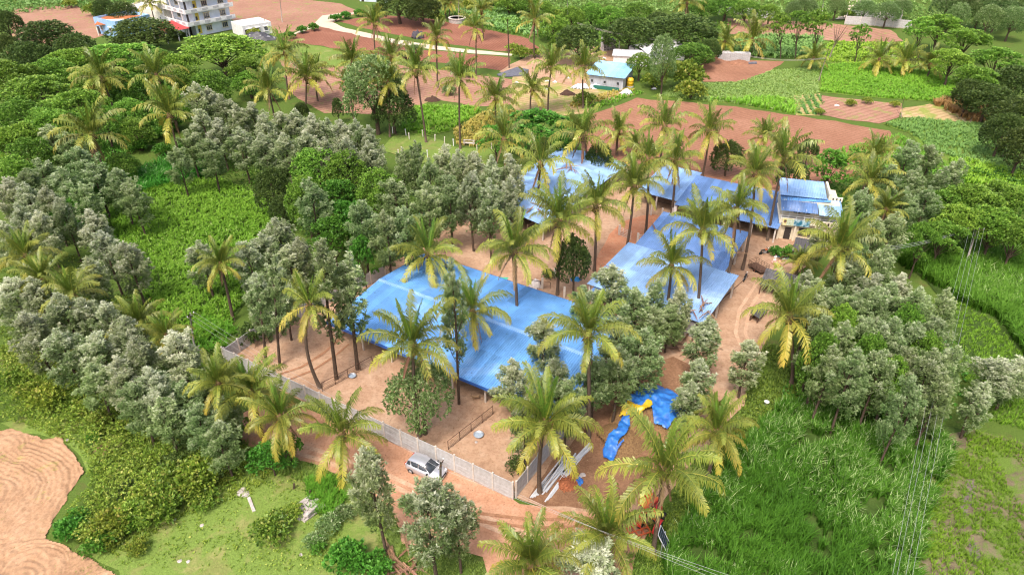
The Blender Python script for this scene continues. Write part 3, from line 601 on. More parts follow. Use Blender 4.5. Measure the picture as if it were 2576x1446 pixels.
trees('silver', 'along the front row of the long band', [(500, 278, 76), (545, 302, 76), (600, 322, 80), (655, 338, 80), (710, 338, 80), (765, 334, 80), (815, 348, 80), (870, 350, 80), (925, 356, 80)], 10.)
trees('greygreen', 'at the shaded foot of the long band', [(470, 330, 80), (520, 352, 80), (440, 370, 70)], 9.)
trees('greygreen', 'in the grove behind the big shed', [(778, 452, 100), (903, 509, 105), (965, 534, 95), (986, 452, 105), (1012, 376, 70), (1044, 358, 62), (1078, 402, 76), (1070, 462, 92), (1130, 446, 92), (1015, 520, 90)], 11.)
trees('silver', 'in the row left of the back roofs', [(1117, 368, 82, 12), (1152, 380, 82, 12), (1190, 386, 78, 12), (1236, 396, 82, 12), (1282, 394, 88, 12), (1185, 436, 90, 12), (1232, 452, 82, 12), (1282, 452, 82, 12)], 12.)
trees('slender', 'standing in the sandy yard', [(655, 690, 80, 0, (671, 920)), (692, 640, 80, 0, (704, 922)), (812, 606, 110, 0, (847, 955)), (878, 640, 110, 0, (900, 930)), (1130, 655, 80, 0, (1155, 1018))])
trees('greydense', 'under the yellow palm in the sandy yard', [(1056, 928, 180, 0, (1070, 1093))])
trees('silver', 'near the right end of the big shed', [(1366, 802, 110), (1288, 906, 115), (1400, 905, 100), (1318, 1005, 90)], 9.)
trees('greygreen', 'crowding the gap between the two sheds', [(1500, 900, 120), (1558, 800, 120), (1622, 832, 130), (1600, 728, 110), (1430, 960, 100), (1560, 880, 120), (1655, 706, 80), (1470, 722, 80, 7), (1690, 770, 90, 6.5), (1645, 775, 100, 7.5)], 9.)
trees('silver', 'by the lower end of the long shed', [(1540, 668, 120, 9), (1717, 726, 80, 8), (1782, 800, 110, 9), (1738, 960, 88, 7), (1762, 905, 105, 8.5), (1890, 858, 105, 7.5)], 9.)
trees('greygreen', 'in the dense grove right of the drive', [(2103, 722, 110), (2155, 738, 110), (2210, 722, 110), (2243, 714, 100), (2317, 727, 110), (2387, 730, 90), (2056, 706, 105), (2072, 798, 110), (2130, 812, 110), (2190, 802, 110), (2250, 802, 110), (2310, 812, 110), (2365, 802, 110), (2100, 872, 105), (2160, 882, 110), (2230, 882, 110), (2290, 882, 110), (2350, 882, 110), (2410, 874, 95), (2380, 940, 95), (2300, 950, 95)], 10.)
trees('leafy', 'among the grey trees of the right grove', [(2130, 775, 80), (2292, 775, 80), (2200, 850, 80), (2345, 845, 80), (2082, 845, 80), (2260, 905, 80)], 9.)
trees('greygreen', 'in the upper grove beside the two storey house', [(2241, 418, 80), (2296, 358, 80), (2347, 368, 80), (2310, 424, 80), (2380, 424, 72), (2416, 402, 72), (2179, 475, 80), (2232, 482, 80), (2282, 475, 80), (2340, 472, 80), (2259, 535, 88), (2210, 552, 82), (2170, 602, 90), (2232, 622, 90)], 10.)
trees('silver', 'below the upper grove by the drive', [(2142, 640, 92), (2066, 574, 58, 7), (2036, 682, 82, 7), (2205, 690, 92), (2270, 694, 92)], 9.)
trees('silver', 'at the right edge above the wet field', [(2522, 912, 125), (2568, 905, 110), (2482, 965, 90)], 7.)
trees('silver', 'on the verge in front of the car', [(913, 1132, 140, 0, (973, 1395)), (1072, 1206, 175, 0, (1100, 1462)), (1150, 1240, 120, 0, (1160, 1440))])
trees('bright', 'at the bottom edge beside the low palm', [(1483, 1372, 190)], 6.)
trees('greydense', 'standing alone by the blue roofed hut', [(1670, 92, 66, 0, (1663, 240))])
# ---- broad green trees
trees('umbrella', 'in the upper left woodland', [(285, 112, 200), (547, 95, 230), (78, 200, 190), (185, 235, 170), (20, 160, 150), (112, 275, 160), (18, 315, 140), (440, 135, 110), (170, 125, 130), (610, 140, 100)], 9.)
trees('leafy', 'in the left woodland edge', [(120, 150, 120), (230, 165, 110), (380, 130, 120), (470, 170, 110), (330, 190, 110), (420, 225, 100), (620, 180, 90, 6), (520, 180, 100), (250, 270, 90), (320, 250, 90, 7), (40, 250, 110), (20, 400, 120), (60, 350, 110), (330, 300, 90, 6), (300, 390, 80, 5)], 8.)
trees('dense', 'beside the cream houses', [(104, 58, 150), (352, 52, 165), (60, 110, 110), (180, 90, 110), (300, 8, 80, 7), (255, 0, 60, 7)], 9.)
trees('dense', 'cut by the top left edge', [(5, 30, 70), (10, 90, 60)], 8.)
trees('fresh', 'left of the maize plot', [(166, 508, 120), (228, 464, 60, 6)], 7.)
trees('leafy', 'in the grove above the maize plot', [(793, 377, 135), (862, 384, 110), (760, 446, 105), (950, 428, 120)], 9.5)
trees('fresh', 'in the grove above the big shed', [(842, 450, 110), (872, 505, 100), (830, 552, 120), (905, 600, 70)], 8.)
trees('dense', 'at the corner of the maize plot', [(676, 428, 85), (705, 495, 70, 5)], 7.)
trees('greydense', 'among the palms by the pink field', [(924, 150, 170, 0, (952, 338))])
trees('dense', 'among the palms by the pink field', [(985, 235, 110, 8), (755, 262, 40, 4), (845, 250, 28, 5)], 8.)
trees('fresh', 'behind the left end of the back roofs', [(1352, 286, 195, 8), (1248, 316, 90, 7), (1425, 338, 70, 6)], 8.)
trees('dense', 'along the back edge of the roofs', [(1510, 366, 70, 6), (1838, 360, 80, 6), (2003, 410, 80, 6), (2040, 352, 50, 5)], 6.)
trees('fresh', 'behind the two storey house', [(2097, 384, 110, 7)], 7.)
trees('dense', 'in the yard beside the courtyard palms', [(1442, 600, 85, 0, (1442, 742))])
trees('dense', 'behind the blue roofed hut', [(1717, 42, 180), (1590, 50, 140), (1457, 70, 120), (1790, 100, 60, 6), (1660, 36, 80, 7)], 9.)
trees('leafy', 'around the blue roofed hut', [(1745, 112, 110, 6), (1612, 134, 64, 6.5), (1410, 84, 60, 6), (1395, 40, 80, 7)], 7.)
trees('leafy', 'along the top middle edge', [(1490, 10, 70), (1540, 18, 80), (1605, 8, 80), (1440, 18, 70), (1880, 2, 80), (1830, -10, 90), (1770, -5, 80), (1940, 12, 60), (1365, 5, 60), (1330, -10, 70), (1280, -14, 70)], 7.)
trees('dense', 'beside the bend of the pale path', [(1000, -18, 130), (1060, -8, 90)], 9.)
trees('thin', 'along the row crop plot', [(1965, 32, 60, 0, (1963, 148)), (2010, 24, 75, 0, (2000, 148)), (2061, 24, 80, 0, (2047, 156)), (2171, 62, 60, 0, (2149, 160)), (2314, 44, 80, 0, (2309, 146))])
trees('umbrella', 'at the top right woodland front', [(2374, 42, 130), (2440, 72, 120), (2405, 125, 110), (2520, 122, 125), (2470, 168, 125)], 9.)
trees('dense', 'along the right edge woodland', [(2565, 172, 120), (2500, 218, 120), (2570, 250, 120), (2590, 330, 110), (2450, 205, 80), (2540, 290, 100)], 8.)
trees('greydense', 'in the top right corner grove', [(2400, -30, 80), (2440, -22, 80), (2485, -26, 80), (2530, -22, 80), (2575, -18, 80), (2420, 10, 60, 9), (2500, 15, 70, 9), (2560, 20, 70, 9)], 11.)
trees('greydense', 'by the grey walls at the top', [(2182, 2, 60), (2240, 6, 64), (2275, -4, 50), (2110, -6, 50), (2030, -8, 60), (2000, 4, 40)], 7.)
trees('umbrella', 'in the thicket at the right edge', [(2395, 478, 140), (2472, 470, 145), (2552, 466, 145), (2430, 522, 140), (2522, 530, 140), (2575, 560, 120), (2385, 560, 120), (2335, 566, 90)], 7.5)
trees('fresh', 'beside the short palms by the track', [(672, 1118, 110, 4), (718, 1100, 80, 4), (640, 1128, 60, 3)], 4.)

# ---- coconut palms
palms('along the far pale path', [(943, 62, 72, (945, 141)), (1098, 96, 70, (1101, 221)), (1195, 72, 70, (1197, 193)), (1211, 28, 60, 8), (1119, 5, 50, (1123, 48)), (1134, 7, 50, (1132, 50))])
palms('in the pink field', [(717, 133, 92, (728, 250)), (770, 195, 100, (769, 276)), (796, 188, 80, (800, 255)), (676, 228, 90, 9), (887, 156, 90, 9), (984, 144, 84, 9), (879, 216, 70, 8), (976, 208, 88, (981, 344)), (1046, 180, 100, (1072, 359)), (1155, 200, 100, (1158, 375)), (1247, 248, 90, (1249, 312))])
palms('around the blue roofed hut', [(1345, 52, 76, (1344, 148)), (1387, 172, 84, (1379, 285)), (1467, 169, 88, (1467, 273)), (1338, 226, 90, (1336, 288))])
palms('behind the back blue roofs', [(1556, 333, 80, (1552, 392)), (1673, 318, 110, 9), (1785, 331, 100, (1766, 447)), (1268, 350, 110, 9), (1925, 345, 80, 8), (1600, 372, 70, 7)])
palms('growing through or beside the back roofs', [(1467, 342, 125, (1470, 450), {'dead': 3}), (1360, 412, 120, (1357, 540)), (1630, 400, 105, (1623, 595)), (1699, 405, 110, (1688, 545), {'dead': 3}), (1595, 470, 135, (1575, 633)), (1499, 518, 130, (1495, 684))])
palms('rising around the long shed', [(1853, 527, 135, (1820, 740)), (1900, 436, 115, (1867, 680)), (1970, 402, 130, (1930, 606)), (1768, 580, 150, (1752, 800)), (1689, 668, 135, 7.5)])
palms('in the middle of the compound', [(1407, 556, 160, (1402, 743)), (1293, 634, 165, (1301, 822), {'yellow': .9}), (1077, 638, 150, (1085, 735))])
palms('standing over the big front shed', [(1189, 783, 150, (1196, 925), {'dead': 3, 'yellow': .7}), (1480, 842, 185, (1480, 1103), {'yellow': .9}), (1038, 868, 205, (1055, 1099), {'yellow': 1.0})])
palms('in the sandy yard inside the wall', [(778, 765, 140, (806, 977), {'yellow': 1.1, 'curve': -1.6, 'dead': 3, 'n': 20})])
palms('along the verge outside the wall', [(861, 1091, 175, (861, 1200), {'n': 20}), (705, 1048, 150, (721, 1160), {'yellow': .8}), (630, 985, 170, (659, 1098)), (549, 962, 130, (596, 1122))])
palms('around the concrete posts and tarpaulin', [(1371, 1065, 215, (1358, 1240)), (1802, 1085, 160, 5.5), (1795, 1030, 80, 4)])
palms('at the bottom edge by the track', [(1527, 1345, 205, 5), (1337, 1420, 205, 4.5)])
palms('leaning over the red tractor', [(1670, 1182, 245, (1642, 1392), {'n': 24, 'yellow': .5, 'curve': 0})])
palms('beside the two storey house', [(2200, 395, 90, 8), (2190, 456, 105, 8), (2111, 625, 165, 8.5), (2230, 526, 80, 8), (2015, 662, 70, 3)])
palms('at the edge of the drive', [(1985, 794, 175, (1990, 968))])
palms('in the upper left woodland', [(232, 341, 130, 9), (427, 290, 125, 9), (393, 190, 100, 9), (255, 197, 110, 9)])
palms('beside the tall white house', [(378, 10, 56, 8)])
palms('between the maize plot and the left grove', [(555, 664, 100, 8), (65, 642, 115, 8), (109, 702, 110, 7), (182, 740, 125, 7), (349, 812, 110, 6), (417, 842, 100, 6)])
palms('below the row of small trees top right', [(2212, 150, 76, 3), (2277, 156, 78, 3), (2340, 162, 70, 3), (2047, 146, 60, 3)])
palms('left of the row crop plot', [(1824, 104, 62, (1816, 142)), (1892, 101, 90, (1881, 141))])
palms('cut by the top edge', [(1728, 8, 70, 8)])

# ---- bushes standing on their own
def bushes(kind, words, where, items, name='bush'):
    items = sorted(items); n = len(items)
    for i, (x, y, w) in enumerate(items):
        p = G(x, y); s = w*mpp(p)/2.9; o = ordinal(i, n)
        t = thing(name, f'{words}, {o} {where}' if o else f'{words} {where}', 'bush', p, random.random()*6, f'{words}es {where}', (s, s, s*random.uniform(.8, 1.15)))
        obj('foliage', random.choice(BUSH[kind]), t); obj('stems', STEMS, t)
bushes('scrub', 'yellow green bush', 'on the meadow near the stones', [(690, 1345, 110), (740, 1300, 60), (520, 1270, 80), (350, 1390, 60), (280, 1370, 70), (570, 1210, 50)])
bushes('fresh', 'bright green bush', 'at the edge of the ploughed field', [(185, 1345, 80), (255, 1380, 80), (200, 1310, 60), (330, 1330, 60), (240, 1110, 40)])
bushes('fresh', 'low green bush', 'along the bottom edge', [(880, 1425, 110), (950, 1440, 90), (800, 1380, 50)])
bushes('grey', 'pale grey green bush', 'on the grass before the verge trees', [(830, 1330, 70), (795, 1370, 60), (870, 1300, 60)])
bushes('dark', 'dark bush', 'inside the compound wall', [(640, 860, 80), (735, 800, 40), (1380, 700, 40), (1300, 1180, 60)])
bushes('fresh', 'leafy bush', 'by the two storey house', [(1985, 650, 60), (1950, 640, 40)])
bushes('fresh', 'round green bush', 'at the pale path bend', [(845, 55, 32), (870, 48, 30), (905, 42, 30), (760, 84, 30), (790, 78, 30), (730, 98, 30)])
bushes('scrub', 'rough bush', 'around the blue roofed hut', [(1720, 225, 110), (1690, 190, 70), (1310, 150, 50), (1345, 145, 40), (1290, 130, 40), (1470, 265, 60), (1640, 222, 60), (1410, 130, 60), (1735, 250, 80)])
bushes('scrub', 'small weed bush', 'on the vegetable plot border', [(2060, 288, 30), (2140, 268, 30), (2250, 270, 26), (2180, 262, 30)])
bushes('fresh', 'green bush', 'under the upper left trees', [(430, 330, 60), (340, 330, 60), (390, 350, 60), (460, 300, 50), (360, 380, 60), (410, 390, 50), (480, 380, 60)])
bushes('dark', 'dark thicket bush', 'under the grove above the maize', [(720, 440, 80), (745, 500, 60)])
bushes('grey', 'dusty bush', 'in the middle distance palms', [(1130, 240, 40), (1180, 195, 30), (1140, 180, 40), (1040, 135, 40), (1020, 150, 40), (690, 255, 40)])
bushes('scrub', 'scrubby bush', 'along the top edge', [(640, 95, 40), (1240, 20, 60), (1300, 40, 50), (1180, 30, 50), (1100, 55, 40), (1270, 10, 50), (1400, 60, 50), (2130, 50, 40), (2060, 60, 40), (1960, 60, 30), (240, 40, 50), (180, 20, 40), (290, 75, 30)])

# ---- crops and ground cover
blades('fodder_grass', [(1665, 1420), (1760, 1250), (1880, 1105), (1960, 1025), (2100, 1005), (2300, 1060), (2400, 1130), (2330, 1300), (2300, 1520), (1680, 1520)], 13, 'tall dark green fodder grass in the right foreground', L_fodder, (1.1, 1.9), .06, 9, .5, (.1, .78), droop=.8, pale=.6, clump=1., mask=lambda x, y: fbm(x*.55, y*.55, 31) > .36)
blades('meadow_grass', [(2330, 1120), (2450, 1090), (2620, 1130), (2760, 1520), (2270, 1540)], 14, 'thin pale grass of the wet field, bottom right', L_maize, (.2, .75), .045, 7, .7, (.0, .7), mask=lambda x, y: fbm(x*.28, y*.16, 12) < .56, clump=1.)
blades('tall_grass', [(2250, 660), (2300, 600), (2400, 590), (2580, 610), (2680, 860), (2600, 930), (2500, 800), (2420, 770), (2380, 740)], 7, 'tall feathery grass right of the grove', L_fodder, (1.6, 2.4), .09, 8, .7, (.3, .85), droop=1., pale=.4)
blades('meadow_grass', [(2400, 760), (2500, 810), (2600, 940), (2620, 1090), (2480, 1060), (2420, 950)], 8, 'bright low grass between the grove and tall grass', L_maize, (.3, .7), .05, 6, .6, (.2, .9))
blades('maize', [(265, 545), (340, 492), (450, 458), (560, 455), (670, 505), (725, 560), (640, 715), (560, 840), (480, 880), (390, 790), (335, 700)], 6, 'young maize plot between the tree belts on the left', L_maize, (.8, 1.2), .09, 8, .6, (.25, .95), droop=1., pale=.2, rows=(62, .8))
blades('maize', [(440, 860), (520, 800), (600, 830), (570, 880), (500, 900)], 4, 'ragged maize by the utility pole left of the wall', L_maize, (.8, 1.3), .10, 7, .75, (.1, .8), droop=1., pale=.2)
blades('tall_grass', [(330, 440), (420, 400), (520, 410), (560, 440), (430, 470), (320, 500)], 4, 'dark tall grass behind the maize plot', L_fodder, (1.2, 1.9), .1, 7, .7, (.3, .9), droop=1., pale=.4)
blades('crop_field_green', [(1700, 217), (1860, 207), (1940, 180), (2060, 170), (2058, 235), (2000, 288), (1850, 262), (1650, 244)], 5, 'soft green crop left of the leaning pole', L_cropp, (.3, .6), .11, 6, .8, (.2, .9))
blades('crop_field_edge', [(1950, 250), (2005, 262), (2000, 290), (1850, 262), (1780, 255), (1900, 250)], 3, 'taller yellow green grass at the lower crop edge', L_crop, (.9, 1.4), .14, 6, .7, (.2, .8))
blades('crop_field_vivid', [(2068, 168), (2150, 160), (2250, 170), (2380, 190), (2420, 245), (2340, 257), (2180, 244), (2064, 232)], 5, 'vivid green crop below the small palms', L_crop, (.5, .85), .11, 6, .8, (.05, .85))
blades('crop_field_right', [(2225, 314), (2300, 298), (2460, 314), (2590, 345), (2660, 470), (2440, 410), (2340, 380), (2290, 338)], 5, 'pale green crop at the right edge', L_cropp, (.5, .9), .10, 6, .8, (.0, .8))
blades('crop_field_strip', [(2380, 400), (2440, 405), (2660, 460), (2650, 500), (2420, 460), (2400, 430)], 4, 'vivid green strip at the right edge', L_crop, (.7, 1.1), .12, 6, .7, (.1, .8))
blades('dry_reeds', [(2340, 262), (2390, 250), (2500, 280), (2560, 320), (2500, 322), (2430, 305)], 2.5, 'tan dry reeds beside the right woodland', L_tan, (1., 1.8), .16, 6, .6, (.1, .9))
blades('row_crop', [(1850, 90), (2066, 96), (2062, 150), (1840, 144)], 1.5, 'leafy row crop in the striped plot', L_cropp, (1., 1.5), .3, 6, .9, (.1, .8), rows=(97, 1.6))
blades('vegetable_rows', [(2022, 244), (2064, 240), (2062, 290), (2006, 288)], 6, 'blue green vegetable rows', L_cropp, (.3, .5), .16, 6, 1., (.0, .5), rows=(80, 1.5))
blades('crop_field_grass', [(1000, 325), (1045, 270), (1200, 272), (1208, 284), (1130, 330), (1060, 342)], 4, 'vivid green grass plot among the palms', L_crop, (.6, 1.1), .12, 6, .7, (.1, .9))
blades('ripe_crop', [(1140, 330), (1215, 285), (1300, 280), (1300, 330), (1200, 372), (1150, 366)], 4, 'ripe yellow crop among the palms', L_yellow, (.4, .8), .13, 6, .8, (.0, .9))
blades('ripe_crop', [(1490, 262), (1600, 228), (1560, 225), (1430, 262), (1440, 275)], 3, 'ripe yellow crop strip below the hut', L_yellow, (.4, .8), .15, 6, .8, (.0, .9))
blades('verge_grass', [(1480, 284), (1600, 242), (1620, 236), (1590, 230), (1480, 268)], 3, 'green verge between stubble and red field', L_crop, (.4, .8), .14, 6, .8, (.0, .7))
blades('far_crop', [(1240, 15), (1330, 28), (1400, 60), (1360, 96), (1280, 85), (1180, 60), (1150, 30)], 1.2, 'yellow green crop far behind the red field', L_cropp, (.8, 1.4), .3, 6, .8, (.2, 1.))
blades('far_crop', [(250, 30), (420, 10), (430, 32), (300, 55)], 1.2, 'green plot beside the pale field, top left', L_cropp, (.8, 1.4), .3, 6, .8, (.0, .7))
blades('far_crop', [(2080, 106), (2280, 110), (2320, 168), (2120, 164), (2070, 152)], 1.6, 'yellow green plot behind the small palms', L_crop, (.5, .9), .22, 6, .8, (.3, 1.))
blades('meadow_grass', [(120, 1440), (200, 1370), (420, 1300), (640, 1190), (800, 1180), (860, 1230), (840, 1330), (960, 1400), (960, 1500), (200, 1520)], 11, 'sparse meadow grass in the left foreground', L_lawn, (.06, .26), .035, 4, .9, (.1, 1.))
blades('tall_grass', [(770, 1210), (850, 1200), (870, 1260), (830, 1310), (780, 1290)], 14, 'lush grass beside the white stone pile', L_maize, (.6, 1.1), .06, 8, .7, (.1, .8))
blades('verge_grass', [(620, 1110), (760, 1160), (850, 1200), (800, 1230), (640, 1170), (580, 1130)], 12, 'rough grass along the edge of the track', L_lawn, (.3, .7), .05, 6, .8, (.0, .6))
blades('verge_grass', [(1010, 1092), (1130, 1140), (1300, 1232), (1290, 1240), (1120, 1150), (1000, 1102)], 5, 'weeds along the foot of the boundary wall', L_lawn, (.15, .4), .05, 6, .9, (.0, .8), mask=lambda x, y: fbm(x*.6, y*.6, 3) > .55)
herbs('undergrowth', [(0, 880), (250, 950), (420, 1000), (600, 1090), (640, 1150), (600, 1230), (440, 1300), (250, 1400), (150, 1350), (230, 1210), (200, 1130), (60, 1075), (-40, 1070)], 22, 'tangled green scrub between grove and ploughed field', L_scrub, 2.6, .2, .2, .11, tone=(.15, .95))
herbs('undergrowth', [(440, 1290), (640, 1170), (800, 1200), (850, 1300), (900, 1440), (520, 1440), (300, 1420)], 9, 'patchy low herbs on the left meadow', L_scrub, .45, .4, .16, .09, tone=(.2, .9), thr=.15)
herbs('undergrowth', [(300, 420), (480, 260), (460, 200), (300, 200), (200, 300), (250, 420), (330, 480)], 5, 'shaded green undergrowth in the upper left woodland', L_vivid, 1.6, .25, .4, .2)
herbs('undergrowth', [(0, 180), (300, 150), (600, 200), (480, 280), (200, 320), (0, 420)], 3, 'dim undergrowth beneath the spreading trees', L_green, 1.6, .2, .5, .22, tone=(.0, .5))
herbs('undergrowth', [(2250, 560), (2576, 600), (2700, 560), (2600, 430), (2380, 430), (2150, 380), (2050, 480), (2200, 640)], 4, 'shaded undergrowth in the upper right groves', L_vivid, 1.4, .25, .35, .18, tone=(.0, .7))
herbs('undergrowth', [(1960, 1000), (2350, 1090), (2450, 1000), (2400, 860), (2050, 850)], 6, 'low green undergrowth in the dense right grove', L_vivid, 1., .3, .3, .14, tone=(.0, .6))
herbs('undergrowth', [(480, 460), (760, 600), (900, 640), (980, 640), (1100, 560), (1000, 440), (800, 420), (560, 400)], 5, 'undergrowth in the grove above the big shed', L_green, 1., .3, .3, .14, tone=(.0, .6))
herbs('undergrowth', [(-60, 600), (200, 650), (480, 860), (560, 900), (600, 1090), (420, 1000), (-60, 880)], 5, 'undergrowth beneath the left grove', L_scrub, .9, .3, .28, .14, tone=(.0, .6))
herbs('undergrowth', [(1100, 40), (1240, 10), (1500, 40), (1840, 60), (1840, 130), (1760, 110), (1460, 120), (1340, 100), (1190, 70)], 1.5, 'rough green growth far behind the hut', L_green, 1.6, .15, .6, .3)
herbs('undergrowth', [(1300, -40), (2576, -40), (2576, 60), (2300, 60), (2080, 40), (1830, 40), (1300, 20)], .8, 'pale rough growth along the top edge', L_cropp, 1.4, .12, .8, .4, tone=(.1, .8))
herbs('undergrowth', [(-40, 0), (600, -30), (560, 20), (250, 20), (0, 40)], .8, 'rough growth in the top left distance', L_cropp, 1.4, .12, .8, .4, tone=(.1, .8))
herbs('undergrowth', [(2380, 260), (2576, 280), (2640, 420), (2560, 330), (2440, 300)], 2, 'rough growth under the right woodland edge', L_green, 1.2, .2, .4, .2)

blades('verge_grass', [(1885, 960), (1920, 870), (2000, 870), (2080, 960), (2000, 1030), (1900, 1110), (1790, 1240), (1720, 1340), (1650, 1420), (1625, 1330), (1740, 1180), (1860, 1040)], 12, 'low weedy grass between the drive and the fodder', L_scrub, (.15, .55), .06, 7, .9, (.0, .8))
herbs('undergrowth', [(1885, 960), (1920, 870), (2000, 870), (2080, 960), (2000, 1030), (1900, 1110), (1790, 1240), (1720, 1340), (1640, 1320), (1740, 1180), (1860, 1040)], 8, 'low weeds between the drive and the fodder grass', L_scrub, .5, .4, .2, .11, tone=(.0, .8))
blades('meadow_grass', [(2100, 380), (2260, 340), (2330, 380), (2420, 450), (2360, 470), (2200, 460)], 3, 'rough grass among the upper right silver trees', L_crop, (.4, .9), .1, 6, .8, (.0, .6))
blades('meadow_grass', [(0, 880), (120, 900), (300, 1000), (500, 1100), (600, 1130), (700, 1180), (640, 1240), (440, 1310), (300, 1400), (180, 1360), (240, 1220), (220, 1140), (60, 1070)], 10, 'coarse grass among the scrub on the left', L_scrub, (.2, .6), .06, 6, .9, (.0, .9))

# rain puddles standing in the wet field
m_puddle = plain('muddy water', (.13, .10, .085), .15, (.17, .13, .11), 1.5, spec=.5)
for i, (x, y, rx, ry, a) in enumerate([(2440, 1235, .35, 2.2, .5), (2425, 1270, .3, 1.6, .5), (2450, 1395, .4, 1.4, .4)]):
    q = G(x, y); P = []
    for k in range(22):
        an = k*2*math.pi/22; r = .75+.5*float(fbm(np.array(math.cos(an)*1.5+i*5), np.array(math.sin(an)*1.5), 6)); u, v = math.cos(an)*rx*r, math.sin(an)*ry*r; P.append((u*math.cos(a)+v*math.sin(a), -u*math.sin(a)+v*math.cos(a)))
    tag(MB().prism(P, .0, .02).build('puddle', m_puddle, None, False, q+Vector((0, 0, .115))), f'muddy puddle, number {i+1} from the top of the wet field', kind='structure')

bushes('scrub', 'big scrub bush', 'in the tangle above the ploughed field', [(300+random.uniform(-30, 30)+i*26, 1330-i*16+random.uniform(-50, 50), random.uniform(70, 120)) for i in range(12)]+[(40+i*45, 960+i*22+random.uniform(-25, 25), random.uniform(60, 100)) for i in range(7)])
bushes('dark', 'dark scrub bush', 'in the tangle above the ploughed field', [(330+i*50, 1270-i*25+random.uniform(-60, 40), random.uniform(60, 95)) for i in range(6)])
# fallen leaves and straw trodden into the yard
def litter(name, polyf, density, label, mat, L=.16, seed=3):
    p = points_in(world_poly(polyf), density); p = p[fbm(p[:, 0]*.35, p[:, 1]*.35, seed) > .45]; n = len(p); an = rng.random(n)*6.283
    d = np.c_[np.cos(an), np.sin(an), rng.normal(size=n)*.12]; sd = np.c_[-np.sin(an), np.cos(an), rng.normal(size=n)*.1]
    v, q = leaves(np.c_[p, np.full(n, .17)], d, sd, L*(.4+rng.random(n)), .07); return tag(obj(name, np_mesh(name, v, q, mat, np.repeat(rng.random(n), 4))), label, 'litter', kind='stuff')
L_litter = leaf('fallen leaf', [(0, (.16, .08, .04)), (.6, (.30, .17, .09)), (1, (.42, .33, .2))], val=.05, trans=0)
litter('leaf_litter', [(580, 900), (800, 765), (1100, 600), (1170, 500), (1330, 420), (2060, 500), (2000, 690), (1900, 900), (1870, 1020), (1640, 1300), (1310, 1256), (900, 1070)], 4, 'brown leaf litter scattered over the compound earth', L_litter)
litter('leaf_litter', [(600, 1090), (900, 1085), (1310, 1270), (1600, 1310), (1560, 1480), (1230, 1440), (1000, 1350), (880, 1200), (720, 1150)], 3, 'brown leaf litter scattered over the red track', L_litter, seed=8)

blades('meadow_grass', [(950, 1290), (1000, 1300), (1015, 1370), (1215, 1405), (1225, 1500), (940, 1500)], 14, 'short grass under the verge trees at the bottom edge', L_lawn, (.1, .4), .045, 6, .9, (.0, .9))
blades('meadow_grass', [(1560, 1395), (1640, 1390), (1720, 1450), (1760, 1520), (1540, 1520)], 14, 'rough grass at the bottom edge beside the low palm', L_scrub, (.15, .5), .05, 6, .9, (.0, .8))
# ---------------------------------------------------------------- built things: materials
def painted_sheet(name, col, dirt, wear=.5, rough=.38):
    m, nt, n, l, b = nodes_of(name); tc = n.new('ShaderNodeTexCoord'); geo = n.new('ShaderNodeNewGeometry'); vec = geo.outputs['Position']
    a = noise(n, l, .22, 5, .6, vec, .5); c = noise(n, l, 1.6, 6, .75, vec); d = noise(n, l, 5., 4, .7, vec)
    oi = n.new('ShaderNodeObjectInfo'); mr = n.new('ShaderNodeMapRange'); mr.inputs[3].default_value = .76; mr.inputs[4].default_value = 1.14; l.new(oi.outputs['Random'], mr.inputs[0])
    r = ramp(n, [(.3, tuple(x*.72 for x in col)), (.55, col), (.75, tuple(min(1, x*.85+.20) for x in col))]); l.new(a.outputs[0], r.inputs[0])
    h = n.new('ShaderNodeHueSaturation'); l.new(r.outputs[0], h.inputs['Color']); l.new(mr.outputs[0], h.inputs['Value'])
    sp = ramp(n, [(.60-.10*wear, (0, 0, 0)), (.70-.08*wear, (1, 1, 1))]); l.new(d.outputs[0], sp.inputs[0])
    bl = ramp(n, [(.52, (0, 0, 0)), (.68, (1, 1, 1))]); l.new(c.outputs[0], bl.inputs[0])
    mm = n.new('ShaderNodeMath'); mm.operation = 'MULTIPLY'; l.new(sp.outputs[0], mm.inputs[0]); l.new(bl.outputs[0], mm.inputs[1])
    ms = n.new('ShaderNodeMath'); ms.operation = 'MULTIPLY'; l.new(mm.outputs[0], ms.inputs[0]); ms.inputs[1].default_value = .9
    out = mixc(n, l, ms.outputs[0], h.outputs[0], dirt); l.new(out, b.inputs['Base Color'])
    b.inputs['Roughness'].default_value = rough; b.inputs['Specular IOR Level'].default_value = .5; return m
m_blue = painted_sheet('blue roof paint', (.14, .35, .70), (.035, .05, .09), 1.0, .5)
m_bluep = painted_sheet('pale blue roof paint', (.27, .44, .72), (.07, .08, .13), .7, .5)
m_blueg = painted_sheet('weathered grey blue roof paint', (.125, .235, .48), (.045, .05, .08), 1.0, .55)
m_skyb = painted_sheet('clean sky blue roof paint', (.32, .60, .88), (.2, .4, .6), .1)
m_fascia = plain('deep blue fascia paint', (.03, .12, .42), .4, (.02, .08, .30), 3)
m_conc = plain('grey precast concrete', (.50, .49, .49), .9, (.37, .35, .34), 2.2, bump=.2, spec=.15, objvar=.06)
m_concs = plain('concrete stained by red earth', (.44, .40, .38), .9, (.36, .27, .20), 1.2, spec=.15)
m_post = plain('pale concrete post', (.66, .60, .54), .9, (.50, .43, .37), 4, spec=.15)
m_white = plain('white wall paint', (.78, .77, .77), .7, (.62, .60, .59), 1.5)
m_bwhite = plain('cool white wall paint', (.70, .74, .82), .7, (.58, .62, .70), .6)
m_cream = plain('cream wall paint', (.76, .69, .54), .75, (.62, .53, .38), 1.4)
m_creamp = plain('pale cream wall paint', (.80, .76, .66), .75, (.66, .60, .50), .8)
m_steel = plain('galvanised steel', (.55, .57, .60), .4, (.42, .42, .44), 4, metallic=.6)
m_rust = plain('rusty iron', (.16, .09, .06), .85, (.07, .04, .03), 12, spec=.2)
